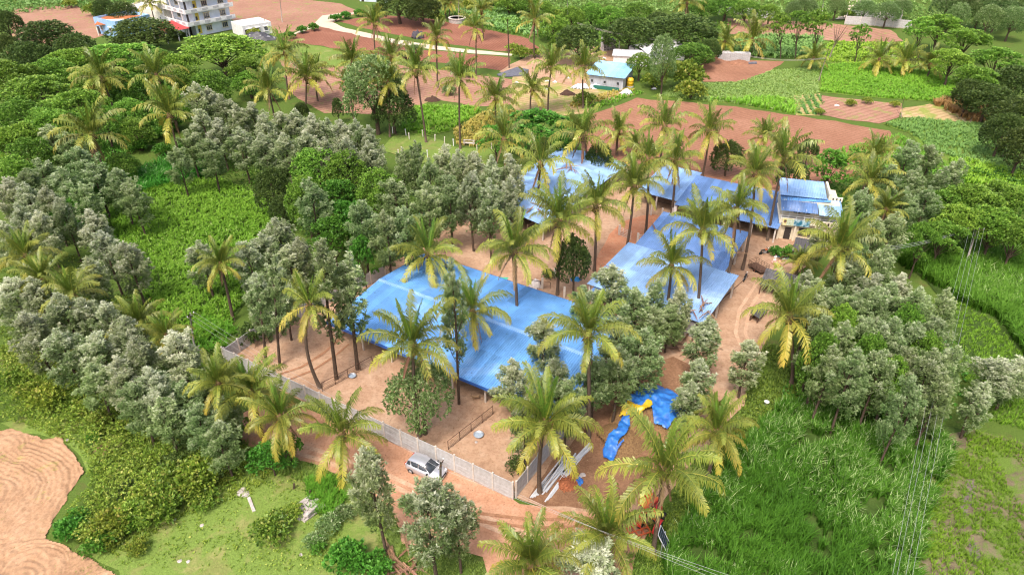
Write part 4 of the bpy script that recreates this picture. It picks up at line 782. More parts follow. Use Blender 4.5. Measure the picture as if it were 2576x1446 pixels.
m_dark = plain('dark timber', (.05, .04, .035), .8)  # near black brown base colour for doors, slots and small details
m_mud = plain('brown mud wall', (.22, .15, .10), .95, (.13, .085, .06), 3)
m_glass = plain('dark window glass', (.03, .035, .045), .08, (.05, .06, .07), 2, spec=.8)
m_tyre = plain('black rubber', (.02, .02, .02), .8)
m_pole = plain('weathered cement pole', (.40, .37, .33), .9, (.27, .24, .21), 5, spec=.1)
m_wire = plain('bright aluminium wire', (.5, .5, .5), .4, metallic=.3)
m_stone = plain('pale granite', (.52, .48, .45), .9, (.33, .28, .26), 4, bump=.3, spec=.15)
m_brick = plain('red clay brick', (.42, .15, .07), .9, (.26, .09, .045), 7, objvar=.25, spec=.1)
m_straw = plain('old straw', (.26, .16, .075), .95, (.13, .075, .04), 6, bump=.8, spec=.05)
m_tarp = plain('blue tarpaulin', (.035, .20, .60), .4, (.02, .11, .42), 1.6, spec=.5)
m_tarpy = plain('yellow tarpaulin', (.62, .43, .02), .4, (.48, .31, .015), 3, spec=.5)
m_redp = plain('red machine paint', (.62, .03, .03), .4, (.45, .025, .025), 4, objvar=.05)
m_orange = plain('orange machine paint', (.62, .13, .04), .5, (.45, .09, .03), 6)
m_whitepl = plain('white plastic', (.78, .78, .78), .5)
m_bluepl = plain('blue plastic', (.03, .28, .62), .4)

def frame3(o, ex, ey):
    ex = Vector(ex).normalized(); ey = Vector(ey); ey = (ey-ex*ey.dot(ex)).normalized(); ez = ex.cross(ey)
    return Matrix(((ex.x, ey.x, ez.x, o[0]), (ex.y, ey.y, ez.y, o[1]), (ex.z, ey.z, ez.z, o[2]), (0, 0, 0, 1)))
def roof_sheets(parent, o, ex, ey, W, Ln, nx, ny, mat, amp=.06, ribs=4, jit=.03):
    """corrugated sheets laid side by side and overlapping up the slope; each sheet is its own piece"""
    w = W/nx*1.03; l_ = Ln/ny*1.05; m = MB(); vs = []; prof = []
    for k in range(ribs):
        a = w*k/ribs; s = w/ribs; prof += [(a, 0), (a+s*.5, 0), (a+s*.62, amp), (a+s*.88, amp)]
    prof.append((w, 0)); n = len(prof)
    for y in (0, l_): vs += [(x, y, z) for x, z in prof]
    m.add(vs, [(i, i+1, n+i+1, n+i) for i in range(n-1)]); me = m.mesh('roof_sheet', mat)
    base = frame3(o, ex, ey)
    for j in range(ny):
        for i in range(nx):
            s = obj('roof_sheet', me, parent)
            s.matrix_local = base@Matrix.Translation((W*i/nx, Ln*j/ny-.05, .012*j+random.uniform(0, jit)))@Matrix.Rotation(random.uniform(-.003, .003), 4, 'X')
U = Vector((math.cos(R(-31.6)), math.sin(R(-31.6)), 0)); Vv = Vector((-U.y, U.x, 0))      # the compound's own two directions
RZ = R(-31.6)

# ---------------------------------------------------------------- the big front shed
A = Vector((-21.2, 65.69, 0)); SL, SW, EH, RH = 30.2, 18.3, 2.65, 3.45
t = thing('cattle_shed', 'long open shed with big bright blue corrugated gable roof and palms through it', 'shed', A, RZ)
sl = math.hypot(SW/2, RH-EH)
roof_sheets(t, (0, 0, EH), (1, 0, 0), (0, SW/2, RH-EH), SL, sl, 29, 2, m_blue)
roof_sheets(t, (SL, SW, EH), (-1, 0, 0), (0, -SW/2, RH-EH), SL, sl, 29, 2, m_blue)
MB().add([(0, SW/2-.35, RH+.0), (SL, SW/2-.35, RH+.0), (SL, SW/2, RH+.1), (0, SW/2, RH+.1), (SL, SW/2+.35, RH+.0), (0, SW/2+.35, RH+.0)], [(0, 1, 2, 3), (3, 2, 4, 5)]).build('ridge_cap', m_bluep, t)
MB().box((SL/2, -.1, EH-.12), (SL+.2, .06, .34)).build('fascia', m_fascia, t)
MB().box((SL/2, SW+.1, EH-.12), (SL+.2, .06, .3)).build('fascia', m_fascia, t)
pm = MB().box((0, 0, EH/2-.1), (.16, .16, EH-.1)).mesh('post', m_post)
for i in range(8):
    for j in range(4): 
        o = obj('post', pm, t, (.5+(SL-1)*i/7, .5+(SW-1)*j/3, .05)); o.scale.z = 1+.27*(1-abs(j-1.5)/1.5)
for j in range(4): MB().box((SL/2, .5+(SW-1)*j/3, (EH-.18) if j in (0, 3) else EH+.28), (SL-.4, .08, .12)).build('beam', m_rust, t)
for i in range(4): MB().box((4+7.3*i, 6.2, .42), (5.6, .7, .8)).build('feed_trough', m_conc, t)

# ---------------------------------------------------------------- the sheds round the courtyard
def lean_roof(name, label, o, W, Ln, z0, z1, mat, nx, ny=2, rz=RZ, posts=(4, 3), gable=False, walls=None, amp=.06):
    t = thing(name, label, 'shed', (o[0], o[1], 0), rz)
    if gable:
        sl = math.hypot(Ln/2, z1-z0); roof_sheets(t, (0, 0, z0), (1, 0, 0), (0, Ln/2, z1-z0), W, sl, nx, ny, mat, amp); roof_sheets(t, (W, Ln, z0), (-1, 0, 0), (0, -Ln/2, z1-z0), W, sl, nx, ny, mat, amp)
        MB().add([(0, Ln/2-.3, z1), (W, Ln/2-.3, z1), (W, Ln/2, z1+.08), (0, Ln/2, z1+.08), (W, Ln/2+.3, z1), (0, Ln/2+.3, z1)], [(0, 1, 2, 3), (3, 2, 4, 5)]).build('ridge_cap', mat, t)
    else: roof_sheets(t, (0, 0, z0), (1, 0, 0), (0, Ln, z1-z0), W, math.hypot(Ln, z1-z0), nx, ny, mat, amp)
    for i in range(posts[0]):
        for j in range(posts[1]):
            fy = j/(posts[1]-1); zz = (z0+(z1-z0)*(1-abs(fy-.5)*2)) if gable else z0+(z1-z0)*fy
            MB().box((.3+(W-.6)*i/(posts[0]-1), .3+(Ln-.6)*fy, zz/2-.08), (.22, .22, zz-.12)).build('post', m_post, t)
    for j in range(posts[1]):
        fy = j/(posts[1]-1); zz = (z0+(z1-z0)*(1-abs(fy-.5)*2)) if gable else z0+(z1-z0)*fy
        MB().box((W/2, .3+(Ln-.6)*fy, zz-.1), (W-.3, .09, .1)).build('beam', m_rust, t)
    for c, d, m in (walls or []): MB().box(c, d).build('wall', m, t)
    return t
lean_roof('back_shed', 'wide pale blue gable roof shed furthest from the car, two palms through it', (-5.7, 95.4), 12.5, 25.2, 2.8, 3.5, m_bluep, 12, 3, RZ, (4, 5), True) if False else None
t = thing('back_shed', 'wide pale blue gable roofed shed behind the courtyard, two palms through it', 'shed', (4.6, 88.6, 0), R(56))
BL, BW = 26.5, 13.
roof_sheets(t, (0, 0, 2.8), (1, 0, 0), (0, BW/2, .75), BL, math.hypot(BW/2, .75), 25, 2, m_bluep); roof_sheets(t, (BL, BW, 2.8), (-1, 0, 0), (0, -BW/2, .75), BL, math.hypot(BW/2, .75), 25, 2, m_bluep)
MB().add([(0, BW/2-.3, 3.55), (BL, BW/2-.3, 3.55), (BL, BW/2, 3.64), (0, BW/2, 3.64), (BL, BW/2+.3, 3.55), (0, BW/2+.3, 3.55)], [(0, 1, 2, 3), (3, 2, 4, 5)]).build('ridge_cap', m_bluep, t)
for i in range(7):
    for j in range(3): MB().box((.5+(BL-1)*i/6, .5+(BW-1)*j/2, 1.3+(.35 if j == 1 else 0)), (.2, .2, 2.6+(.7 if j == 1 else 0))).build('post', m_post, t)
MB().box((BL/2, 3.5, .8), (BL-2, .25, 1.6)).build('wall', m_mud, t); MB().box((BL/2, BW-.6, 1.1), (BL-1, .22, 2.2)).build('wall', m_mud, t)
lean_roof('back_lean_to', 'blue lean-to roof over a mud walled stall at the back of the courtyard', (19.6, 100.9), 6.6, 10.4, 2.5, 3.2, m_bluep, 7, 2, R(-33), (3, 3), False, [((3.3, 3, .9), (6, .25, 1.8), m_mud), ((3.3, 10, 1.3), (6.4, .22, 2.6), m_mud), ((.2, 6.5, 1.2), (.2, 7, 2.4), m_mud)])
lean_roof('back_lean_to', 'weathered blue lean-to roof with a white pillar between stall and house', (24.5, 95.9), 8., 10.4, 2.6, 3.3, m_blueg, 8, 2, R(-30), (3, 3), False, [((.15, .4, 1.2), (.35, .5, 2.4), m_white), ((4., 5, 1.1), (7.4, .22, 2.2), m_mud)])
lean_roof('back_lean_to', 'patched grey blue lean-to roof against the two storey house', (31.5, 91.9), 7.2, 10.6, 2.5, 3.3, m_blueg, 7, 2, R(-30), (3, 3), False, [((3.6, 4.6, 1.1), (6.8, .22, 2.2), m_mud)])
lean_roof('long_shed', 'wide grey blue sloping shed roof along the drive', (15.4, 81.4), 12.6, 13.2, 2.6, 2.9, m_blueg, 13, 2, RZ+R(.8), (5, 4), False, [((6.2, 6, .7), (9., .22, 1.4), m_mud)])
t = lean_roof('long_shed', 'lower part of the grey blue shed roof, beside the parked motorbike', (9.6, 72.4), 12.6, 10.6, 2.45, 2.58, m_blueg, 13, 2, RZ+R(.8), (5, 3), False)
lean_roof('front_annexe', 'pale sky blue shed roof with dead fronds, overlapping the long shed', (9.3, 73.6), 15.2, 11.3, 2.75, 3.25, m_bluep, 15, 2, R(-34), (5, 3), False, [((12.6, .5, 1.1), (3, .22, 2.2), m_conc)])

# ---------------------------------------------------------------- boundary wall of precast posts and slabs
def slab_wall(label, pts, hgt=2.3, name='boundary_wall', step=2.02):
    t = thing(name, label, 'wall', (pts[0].x, pts[0].y, 0))
    o = pts[0]
    for a, b in zip(pts[:-1], pts[1:]):
        L = (b-a).length; n = max(1, round(L/step)); rz = math.atan2(b.y-a.y, b.x-a.x); st = L/n
        pan = MB(); ns = 6; z0 = .22
        for k in range(ns): hh = (hgt-.12-z0)/ns; pan.box((st/2, 0, z0+hh*(k+.5)), (st-.14, .05+.012*(k % 2), hh-.008))
        pan.box((st/2, 0, (z0+hgt-.12)/2), (st-.14, .03, hgt-.14-z0)); pme = pan.mesh('panel', m_conc)
        plm = MB().box((st/2, 0, .1), (st-.1, .12, .3)).mesh('plinth', m_concs)
        pom = MB().box((0, 0, hgt/2), (.15, .16, hgt)).box((0, 0, hgt+.03), (.17, .18, .06), 0, None, .5).mesh('post', m_post)
        for i in range(n):
            p = a+(b-a)*(i/n)-o; obj('post', pom, t, p, (random.uniform(-.01, .01), 0, rz)); obj('panel', pme, t, p, (0, 0, rz)); obj('plinth', plm, t, p, (0, 0, rz))
        obj('post', pom, t, b-o, (0, 0, rz))
    return t
W0, W1 = G(568, 914), G(1290, 1257)
slab_wall('grey precast concrete boundary wall between the yard and the red track', [W0, W1], 2.35)
slab_wall('grey concrete wall running back from the corner by the posts', [W1+Vector((.3, .25, 0)), G(1515, 975)], 2.2)
slab_wall('grey concrete wall climbing behind the yard on the maize side', [W0+Vector((.1, .3, 0)), G(637, 864), G(760, 800), G(860, 748), G(970, 700)], 2.0)

# ---------------------------------------------------------------- the two storey house
def two_storey():
    t = thing('farm_house', 'cream two storey house with blue sheet roof and balcony posters', 'house', (38.4, 89.8, 0), R(-14), None, (.88, .92, .96)); W, D = 9.0, 8.0
    MB().box((W/2, D/2+.2, 1.5), (W, D-.4, 3.0)).build('ground_floor_wall', m_cream, t)
    MB().box((W/2, D/2, 3.1), (W+.2, D+.2, .2)).build('floor_slab', m_creamp, t)
    MB().box((W/2, D/2+1.2, 4.4), (W-.2, D-2.4, 2.4)).build('upper_floor_wall', m_cream, t)
    for x in (.15, 2.6, 5.6, W-.15): MB().box((x, .1, 1.5), (.3, .3, 3.0)).build('column', m_cream, t)
    for x in (.1, 1.2, 2.4, 3.6, 4.75, 6., 7.4, W-.1): MB().box((x, .08, 4.3), (.07, .07, 2.2)).build('baluster_post', m_white, t)
    for z in (3.75, 4.1, 4.45): MB().box((W/2, .08, z), (W, .045, .05)).build('rail', m_white, t)
    for x, w in ((.5, 1.), (1.95, .5), (4.65, .45), (6.9, 3.9)): MB().box((x, -.02, 3.35), (w, .14, .75)).build('parapet_panel', m_cream, t)
    for k in range(5): MB().box((5.7+.55*k, -.12, 3.4), (.24, .08, .42)).build('parapet_slot', m_dark, t)
    d = MB().box((1.6, .36, 1.05), (1.0, .12, 2.1)).build('door', m_dark, t); MB().box((2., .28, 1.05), (.05, .06, .16)).build('handle', m_steel, d)
    w = MB().box((4.2, .37, 1.55), (1.9, .1, 1.3)).build('window', m_glass, t)
    for k in range(7): MB().box((3.4+.27*k, .3, 1.55), (.04, .05, 1.3)).build('bar', m_mud, w)
    for x in (2.7, 4.2): MB().box((x, 2.36, 4.45), (1.1, .1, 1.5)).build('window', m_glass, t)
    roof_sheets(t, (-.2, -.4, 5.1), (1, 0, 0), (0, 4.2, .65), W*.62, 4.3, 6, 1, m_blueg); roof_sheets(t, (W*.62, -.5, 4.95), (1, 0, 0), (0, 4.2, .6), W*.4, 4.3, 4, 1, m_bluep)
    roof_sheets(t, (-.3, 3.2, 6.0), (1, -.0, .0), (0, 5., .55), W*.8, 5.1, 7, 1, m_bluep); roof_sheets(t, (-.2, 3.3, 5.72), (1, .06, .03), (0, -1, -.12), W*.85, 1.1, 7, 1, m_blue)
    MB().box((W*.8+.1, 5.8, 6.3), (.35, 5., 1.0)).build('parapet', m_cream, t)
    MB().box((W*.93, 4.2, 5.7), (2.2, .2, .7)).build('terrace_parapet', m_creamp, t)
    for k in range(4): MB().box((W*.83+.55*k, 4.08, 5.72), (.2, .06, .4)).build('parapet_slot', m_dark, t)
    # posters on the balcony
    p = MB().box((1.25, -.16, 3.2), (1.7, .05, 1.15)).build('poster', plain('yellow poster print', (.72, .62, .16), .5, (.75, .70, .45), 3), t)
    MB().box((1.55, -.195, 3.2), (1.0, .02, 1.05)).build('print', plain('pale poster print', (.75, .75, .70), .5, (.35, .5, .25), 5), p)
    MB().lathe([(.02, -.2), (.19, -.12), (.21, .05), (.14, .2), (.02, .24)], (0, 0, 0), 10).build('portrait', plain('portrait print', (.35, .19, .12), .6), p, True, (.78, -.185, 3.22), None).scale = (1, .12, 1)
    MB().lathe([(.05, 0), (.22, .04), (.19, .16), (.03, .2)], (0, 0, 0), 10).build('hair_print', m_dark, p, True, (.78, -.19, 3.32), None).scale = (1, .12, 1)
    b = MB().box((3.35, -.16, 3.2), (2.5, .05, 1.0)).build('banner', plain('teal banner print', (.02, .16, .26), .5, (.45, .62, .68), 1.8, contrast=(.4, .6)), t)
    s = MB()
    for k in range(4): s.add([(8.+.0*k, -1.+0*k, .3)], []) if False else None
    for k in range(9): s.box((7.2+.25*k, -.9-.05*k, .16+.3*k), (.3, .9, .12))
    s.build('stair_flight', m_concs, t); MB().tube([(7.0, -1.4, 1.0), (9.4, -1.9, 3.8)], .03, 6).build('stair_rail', m_rust, t)
    for k in range(3): MB().tube([(7.1+k*1.1, -1.42-.2*k, .2+1.2*k), (7.1+k*1.1, -1.42-.2*k, 1.1+1.25*k)], .025, 5).build('stair_rail', m_rust, t)
two_storey()

# ---------------------------------------------------------------- the parked car
def car():
    rw, fw = G(*[(950+1528/2.576)/1.4907, (1595+462/2.576)/1.4907]), G(*[(950+1730/2.576)/1.4907, (1595+554/2.576)/1.4907])
    d = (fw-rw).normalized(); lft = Vector((-d.y, d.x, 0)); mid = (rw+fw)/2+lft*.78; rz = math.atan2(d.y, d.x)
    paint, nt, n, l, b = nodes_of('silver car paint'); b.inputs['Base Color'].default_value = (.56, .57, .62, 1); b.inputs['Metallic'].default_value = .55; b.inputs['Roughness'].default_value = .3; b.inputs['Coat Weight'].default_value = .6; b.inputs['Coat Roughness'].default_value = .06
    t = thing('parked_car', 'silver hatchback car parked on the red track beside the wall', 'car', mid, rz)
    st = [(-1.88, .60, .42, .78), (-1.84, .74, .30, .95), (-1.6, .82, .24, 1.0), (-1.2, .84, .2, 1.0), (-.4, .845, .19, .98), (.4, .845, .19, .96), (.95, .84, .2, .93), (1.35, .82, .22, .86), (1.68, .76, .26, .76), (1.86, .62, .34, .62), (1.9, .45, .4, .55)]
    V = []; Fc = []
    for x, hw, zb, zt in st: V += [(x, -hw*.9, zb), (x, -hw, zb+.16), (x, -hw, zb+(zt-zb)*.6), (x, -hw*.93, zt), (x, 0, zt+.03), (x, hw*.93, zt), (x, hw, zb+(zt-zb)*.6), (x, hw, zb+.16), (x, hw*.9, zb)]
    for i in range(len(st)-1):
        for k in range(8): Fc.append((i*9+k, i*9+k+1, (i+1)*9+k+1, (i+1)*9+k))
    Fc += [tuple(range(9)), tuple(reversed(range((len(st)-1)*9, len(st)*9)))]
    o = MB().add(V, Fc).build('body', paint, t, True)
    gl = [(-1.78, .70, .95, 1.0), (-1.5, .70, .97, 1.36), (-1.05, .68, .97, 1.49), (-.3, .67, .96, 1.52), (.22, .655, .95, 1.46), (.95, .70, .93, .96)]
    V = []; Fc = []
    for x, hw, zb, zt in gl: V += [(x, -hw-.06, zb), (x, -hw*.86, zt), (x, 0, zt+.025), (x, hw*.86, zt), (x, hw+.06, zb)]
    for i in range(len(gl)-1):
        for k in range(4): Fc.append((i*5+k, i*5+k+1, (i+1)*5+k+1, (i+1)*5+k))
    Fc += [tuple(range(5)), tuple(reversed(range(25, 30)))]
    MB().add(V, Fc).build('cabin', m_glass, t, True)
    rf = MB(); rr = [(-1.56, .61, 1.37), (-1.05, .62, 1.515), (-.3, .61, 1.545), (.2, .59, 1.485)]
    V = []; Fc = []
    for x, hw, z in rr: V += [(x, -hw, z-.05), (x, -hw*.9, z), (x, 0, z+.035), (x, hw*.9, z), (x, hw, z-.05)]
    for i in range(3):
        for k in range(4): Fc.append((i*5+k, i*5+k+1, (i+1)*5+k+1, (i+1)*5+k))
    rf.add(V, Fc).build('roof', paint, t, True)
    for s in (-1, 1):
        for p in ([(.98, s*.77, .94), (.2, s*.585, 1.46)], [(-.36, s*.775, .96), (-.36, s*.60, 1.5)], [(-1.12, s*.775, .97), (-1.3, s*.61, 1.44)], [(-1.75, s*.76, .96), (-1.56, s*.6, 1.36)]): MB().tube(p, [.05, .045], 6).build('pillar', paint, t, True)
        MB().box((.72, s*.92, 1.0), (.14, .2, .14), 0, None, .8).build('mirror', m_tyre, t)
        MB().box((-.05, s*.85, .82), (.16, .03, .035)).build('door_handle', paint, t); MB().box((-.95, s*.85, .84), (.16, .03, .035)).build('door_handle', paint, t)
        MB().box((1.66, s*.62, .68), (.3, .3, .14), s*-.35).build('headlight', plain('headlamp lens', (.75, .78, .82), .1, spec=.8), t)
        MB().box((-1.84, s*.62, .85), (.12, .22, .26)).build('tail_light', plain('red lamp lens', (.45, .02, .02), .2), t)
        for x in (-1.21, 1.21):
            w = MB().lathe([(.2, -.1), (.29, -.095), (.3, 0), (.29, .095), (.2, .1)], (0, 0, 0), 18).build('wheel', m_tyre, t, True, (x, s*.79, .3), (R(90), 0, 0))
            r = MB(); r.lathe([(.05, -.105), (.2, -.1), (.2, .1), (.05, .105)], (0, 0, 0), 16)
            for k in range(5): a = k*1.257; r.box((math.cos(a)*.1, math.sin(a)*.1, -.11*s*-1), (.17, .035, .02), a)
            r.build('rim', m_steel, w, True)
    MB().box((1.87, 0, .56), (.08, .9, .17)).build('grille', m_tyre, t); MB().box((1.905, 0, .44), (.02, .5, .11)).build('number_plate', m_whitepl, t)
    MB().box((-1.875, 0, .7), (.02, .5, .11)).build('number_plate', m_whitepl, t); MB().box((0, 0, .24), (3.4, 1.5, .12)).build('underbody', m_tyre, t)
    MB().box((.75, .1, .99), (.06, .5, .03), .3).build('wiper', m_tyre, t)
car()

# ---------------------------------------------------------------- poles and wires
def pole(label, base, top, r=.13, mat=None, arm=0, name='utility_pole', armdir=None, ins=3):
    t = thing(name, label, 'pole', base); c = top-base
    MB().tube([(0, 0, -.2), c*.5, c], [r, r*.85, r*.65], 8).build('shaft', mat or m_pole, t, True)
    if arm:
        ad = (armdir or Vector((1, 0, 0))).normalized(); MB().tube([c-ad*arm+Vector((0, 0, -.35)), c+ad*arm+Vector((0, 0, -.35))], .045, 6).build('cross_arm', m_rust, t)
        for k in range(ins):
            q = c+ad*arm*(2*k/(ins-1)-1)*.95+Vector((0, 0, -.35)); MB().lathe([(.03, 0), (.07, .05), (.05, .12), (.07, .17), (.03, .24)], tuple(q), 8).build('insulator', m_whitepl, t, True)
    return t
def wires(label, runs, r=.018, sag=.35, group='overhead power lines', mat=None):
    for i, pts in enumerate(runs):
        m = MB()
        for a, b in zip(pts[:-1], pts[1:]):
            m.tube([a+(b-a)*k/10+Vector((0, 0, -sag*4*(k/10)*(1-k/10))) for k in range(11)], r, 5)
        tag(m.build('power_line', mat or m_wire), f'{label}, {ordinal(i, len(runs))}' if len(runs) > 1 else label, 'wire', group)
pb = G(1105, 1312); pt = up_at(pb, 1109, 1160); pole('weathered cement utility pole standing in front of the silver car', pb, pt, .13, None, .55, armdir=Vector((.3, 1, 0)))
lb = G(489, 880); ltp = up_at(lb, 478, 787); pole('cement utility pole by the ragged maize left of the wall', lb, ltp, .12, None, .5, armdir=Vector((.4, 1, 0)))
rb = G(2428, 668); rtp = up_at(rb, 2459, 572); pole('cement pole with insulators in the tall grass right of the grove', rb, rtp, .14, None, 1.0, ins=4)
nb = G(2336, 1060); ntp = up_at(nb, 2372, 936); pole('slanting pole half hidden at the lower edge of the right grove', nb, ntp, .12, None, 1.0, ins=4)
off = [Vector((-.25, -.5, -.1)), Vector((0, 0, -.15)), Vector((.15, .45, -.1))]
endr = G(1880, 1440, 7.); runs = []
for k in range(3): runs.append([ltp+off[k], pt+off[k], G(1890-42*k, 1450, pt.z-.6)+Vector((2.5, -1.5, 0))])
wires('thin power line past the car pole', runs, .009, .45)
runs = []
for k in range(4): runs.append([rtp+Vector((-.95+.63*k, 0, -.1)), ntp+Vector((-.95+.63*k, 0, -.1)), G([2229, 2240, 2262, 2278][k], 1449, ntp.z-.9)+Vector((-.3, -1.2, 0))])
wires('pale power line crossing the dark fodder grass', runs, .010, .3)
lw = G(2238, 628, 7.5); wires('bright slack wire from the grass pole into the grove', [[rtp+Vector((-.8, 0, -.15+.12*k)), lw+Vector((0, .3*k, .05*k))] for k in range(3)], .014, .5)
fb = G(1737, 150); ft = up_at(fb, 1737, 101); pole('far pole at the dark mango tree behind the hut', fb, ft, .14, None, .8)
sb = G(2059, 204); stp = up_at(sb, 2086, 120); pole('bare pole leaning over the crop fields', sb, stp, .1, m_barkpale, 0, 'leaning_pole')
g0 = G(1452, 60, 9); wires('far slack cable above the blue roofed hut', [[g0+Vector((0, 0, .25*k)), ft+Vector((0, 0, -.3+.25*k)), up_at(G(1835, 160), 1832, 130)+Vector((0, 0, .2*k)), up_at(G(2070, 190), 2076, 148)+Vector((0, 0, .2*k))] for k in range(2)], .035, 1.2, 'far cables', m_pole)
for lab, b_, tp in (('thin pole on the pale field beside the white house', (710, 57), (704, -2)), ('short pole at the corner of the small white house', (671, 82), (664, 46)), ('tall bare trunk standing between red field and hut yard', (1281, 172), (1277, 49)), ('white banded pole at the stone well', (1154, 60), (1154, -3)), ('thin pole in the far growth above the hut', (1428, 44), (1427, -3)), ('pole at the left end of the white sheds', (1556, 156), (1558, 104)), ('pale pole beside the tree by the far road', (2068, 36), (2072, -3)), ('thin pole beyond the grey enclosure', (2270, 44), (2272, -4)), ('leaning thin pole at the far grey wall', (1807, 40), (1819, -2))):
    b3 = G(*b_); pole(lab, b3, up_at(b3, *tp), .13 if 'bare' not in lab else .17, m_bark if 'bare' in lab else None, 0)

# ---------------------------------------------------------------- yard: rail fences, basins, gates, posts
def rail_fence(label, a, b, n, h=1.25, name='rail_fence'):
    t = thing(name, label, 'fence', a); d = b-a; rz = math.atan2(d.y, d.x); L = d.length
    for i in range(n+1): MB().tube([d*(i/n)+Vector((0, 0, -.1)), d*(i/n)+Vector((0, 0, h))], .04, 6).build('post', m_rust, t)
    MB().tube([Vector((0, 0, h)), d+Vector((0, 0, h))], .035, 6).build('top_rail', m_rust, t)
    for k in range(5): MB().tube([Vector((0, 0, .15+k*.2)), d+Vector((0, 0, .15+k*.2))], .012, 4).build('wire', m_rust, t)
rail_fence('rusty rail fence from the wall to the left of the shed', G(812, 986), G(938, 918), 4)
rail_fence('rusty rail fence from the wall behind the car', G(1128, 1132), G(1240, 1044), 4)
def basin(label, p, r=.42):
    t = thing('basin', label, 'basin', p); MB().lathe([(r*.6, .0), (r*.62, .02), (r, .3), (r*1.04, .31), (r*.97, .3), (r*.6, .06), (.02, .05)], (0, 0, .05), 20).build('bowl', m_steel, t, True)
    MB().prism([(r*.85*math.cos(k*.314), r*.85*math.sin(k*.314)) for k in range(20)], .22, .26).build('water', plain('basin water', (.35, .42, .5), .1), t)
    for k in range(3): a = k*2.1; MB().box((math.cos(a)*r*.5, math.sin(a)*r*.5, .03), (.12, .1, .1), a).build('foot', m_stone, t)
basin('metal water basin beside the left rail fence', G(887, 950)); basin('metal water basin beside the fence behind the car', G(1204, 1098), .5)
MB().lathe([(.05, 0), (.16, .04), (.15, .16), (.04, .2)], (0, 0, 0), 8).build('stone', m_stone, None, True, G(1198, 1114))
tag(bpy.data.objects['stone'], 'small round stone below the right water basin', 'stone')
def pipe_gate(label, a, b, h=1.5):
    t = thing('pipe_gate', label, 'gate', a); d = b-a
    MB().box((0, 0, h/2+.1), (.3, .3, h+.2)).build('post', m_post, t)
    for k in range(6): MB().tube([Vector((0, 0, .15+k*.25)), d+Vector((0, 0, .15+k*.25))], .025, 5).build('bar', m_post, t)
    for k in range(4): MB().tube([d*(k/3)+Vector((0, 0, .1)), d*(k/3)+Vector((0, 0, h))], .03, 5).build('upright', m_post, t)
pipe_gate('pale pipe gate at the far left of the red courtyard', G(1557, 592), G(1586, 604)); pipe_gate('pale pipe gate leaf in the middle of the red courtyard', G(1603, 613), G(1624, 611))
for i, (x, y, h) in enumerate([(1637, 543, 1.8), (1664, 551, 1.8), (1690, 548, 1.6)]): tag(MB().box((0, 0, h/2), (.22, .22, h)).box((0, 0, h+.04), (.16, .16, .08)).build('stone_post', m_post, None, False, G(x, y)), f'pale stone post, {ordinal(i, 3)} at the back of the courtyard', 'post', 'courtyard posts')
for i, (x, y, h) in enumerate([(1364, 728, 1.7), (1419, 752, 1.8), (1395, 700, 1.5)]): tag(MB().box((0, 0, h/2), (.26, .2, h)).box((0, 0, h+.04), (.2, .14, .08)).build('stone_post', m_post, None, False, G(x, y)), f'grey stone post, {ordinal(i, 3)} between big shed and courtyard', 'post', 'inner yard posts')
rail_fence('short rusty rail beside the pale heap', G(1335, 722), G(1384, 728), 2, 1.1); rail_fence('short dark rail at the edge of the long shed roof', G(1640, 617), G(1665, 607), 2, 1.3)

def heap(name, label, cat, p, rx, ry, h, mat, seed=1, rough=.25, n=22, parent=None, sharp=1.):
    V = []; Q = []
    for j in range(n+1):
        for i in range(n+1):
            u, w = (i/n*2-1), (j/n*2-1); r = math.hypot(u, w); z = max(0, 1-r*r)**sharp
            nz = float(fbm(np.array(u*3+seed), np.array(w*3), seed, 4))-.5; V.append((u*rx, w*ry, h*z*(1+nz*rough*3)+(nz*rough*h*.6 if z > 0 else 0)-.03))
    for j in range(n):
        for i in range(n):
            a = j*(n+1)+i
            if max(math.hypot((i+di)/n*2-1, (j+dj)/n*2-1) for di in (0, 1) for dj in (0, 1)) < 1.03: Q.append((a, a+1, a+n+2, a+n+1))
    m = MB().add(V, Q); o = m.build(name, mat, parent, True, p); return tag(o, label, cat) if label else o
heap('covered_heap', 'pale grey plastic covered heap behind the big shed', 'heap', G(1347, 722), .95, .8, 1.1, plain('grey plastic sheet', (.62, .57, .54), .5, (.48, .42, .40), 4), 3, .2, 18, None, .6)
heap('blue_cloth', 'crumpled blue plastic sheet beside the grey posts', 'tarpaulin', G(1448, 706), .9, .6, .5, m_bluepl, 5, .5, 14)
heap('manure_heap', 'dark manure heap by the bright green plot', 'heap', G(1088, 253), 1.9, 1.2, .9, m_dark_s if 'm_dark_s' in globals() else plain('dark manure', (.09, .045, .03), .95, (.05, .028, .02), 5, bump=.8), 6, .3)
heap('manure_heap', 'dark manure heap on the stubble below the hut', 'heap', G(1428, 238), 1.9, 1.2, .9, bpy.data.materials['dark manure'], 8, .3)
heap('thorn_heap', 'dark round heap of sticks beside the pale path', 'heap', G(1051, 96), 1.9, 1.6, 2.2, plain('grey sticks', (.10, .09, .11), .9, (.04, .035, .045), 6, bump=.8), 9, .4, 20, None, .7)
heap('sand_heap', 'low red sand heap left of the block stack', 'heap', G(1800, 150), 3., 2., .8, m_brown, 12, .2); heap('sand_heap', 'low red sand heap below the block stack', 'heap', G(1858, 160), 3.2, 2.0, .8, m_brown, 13, .2)

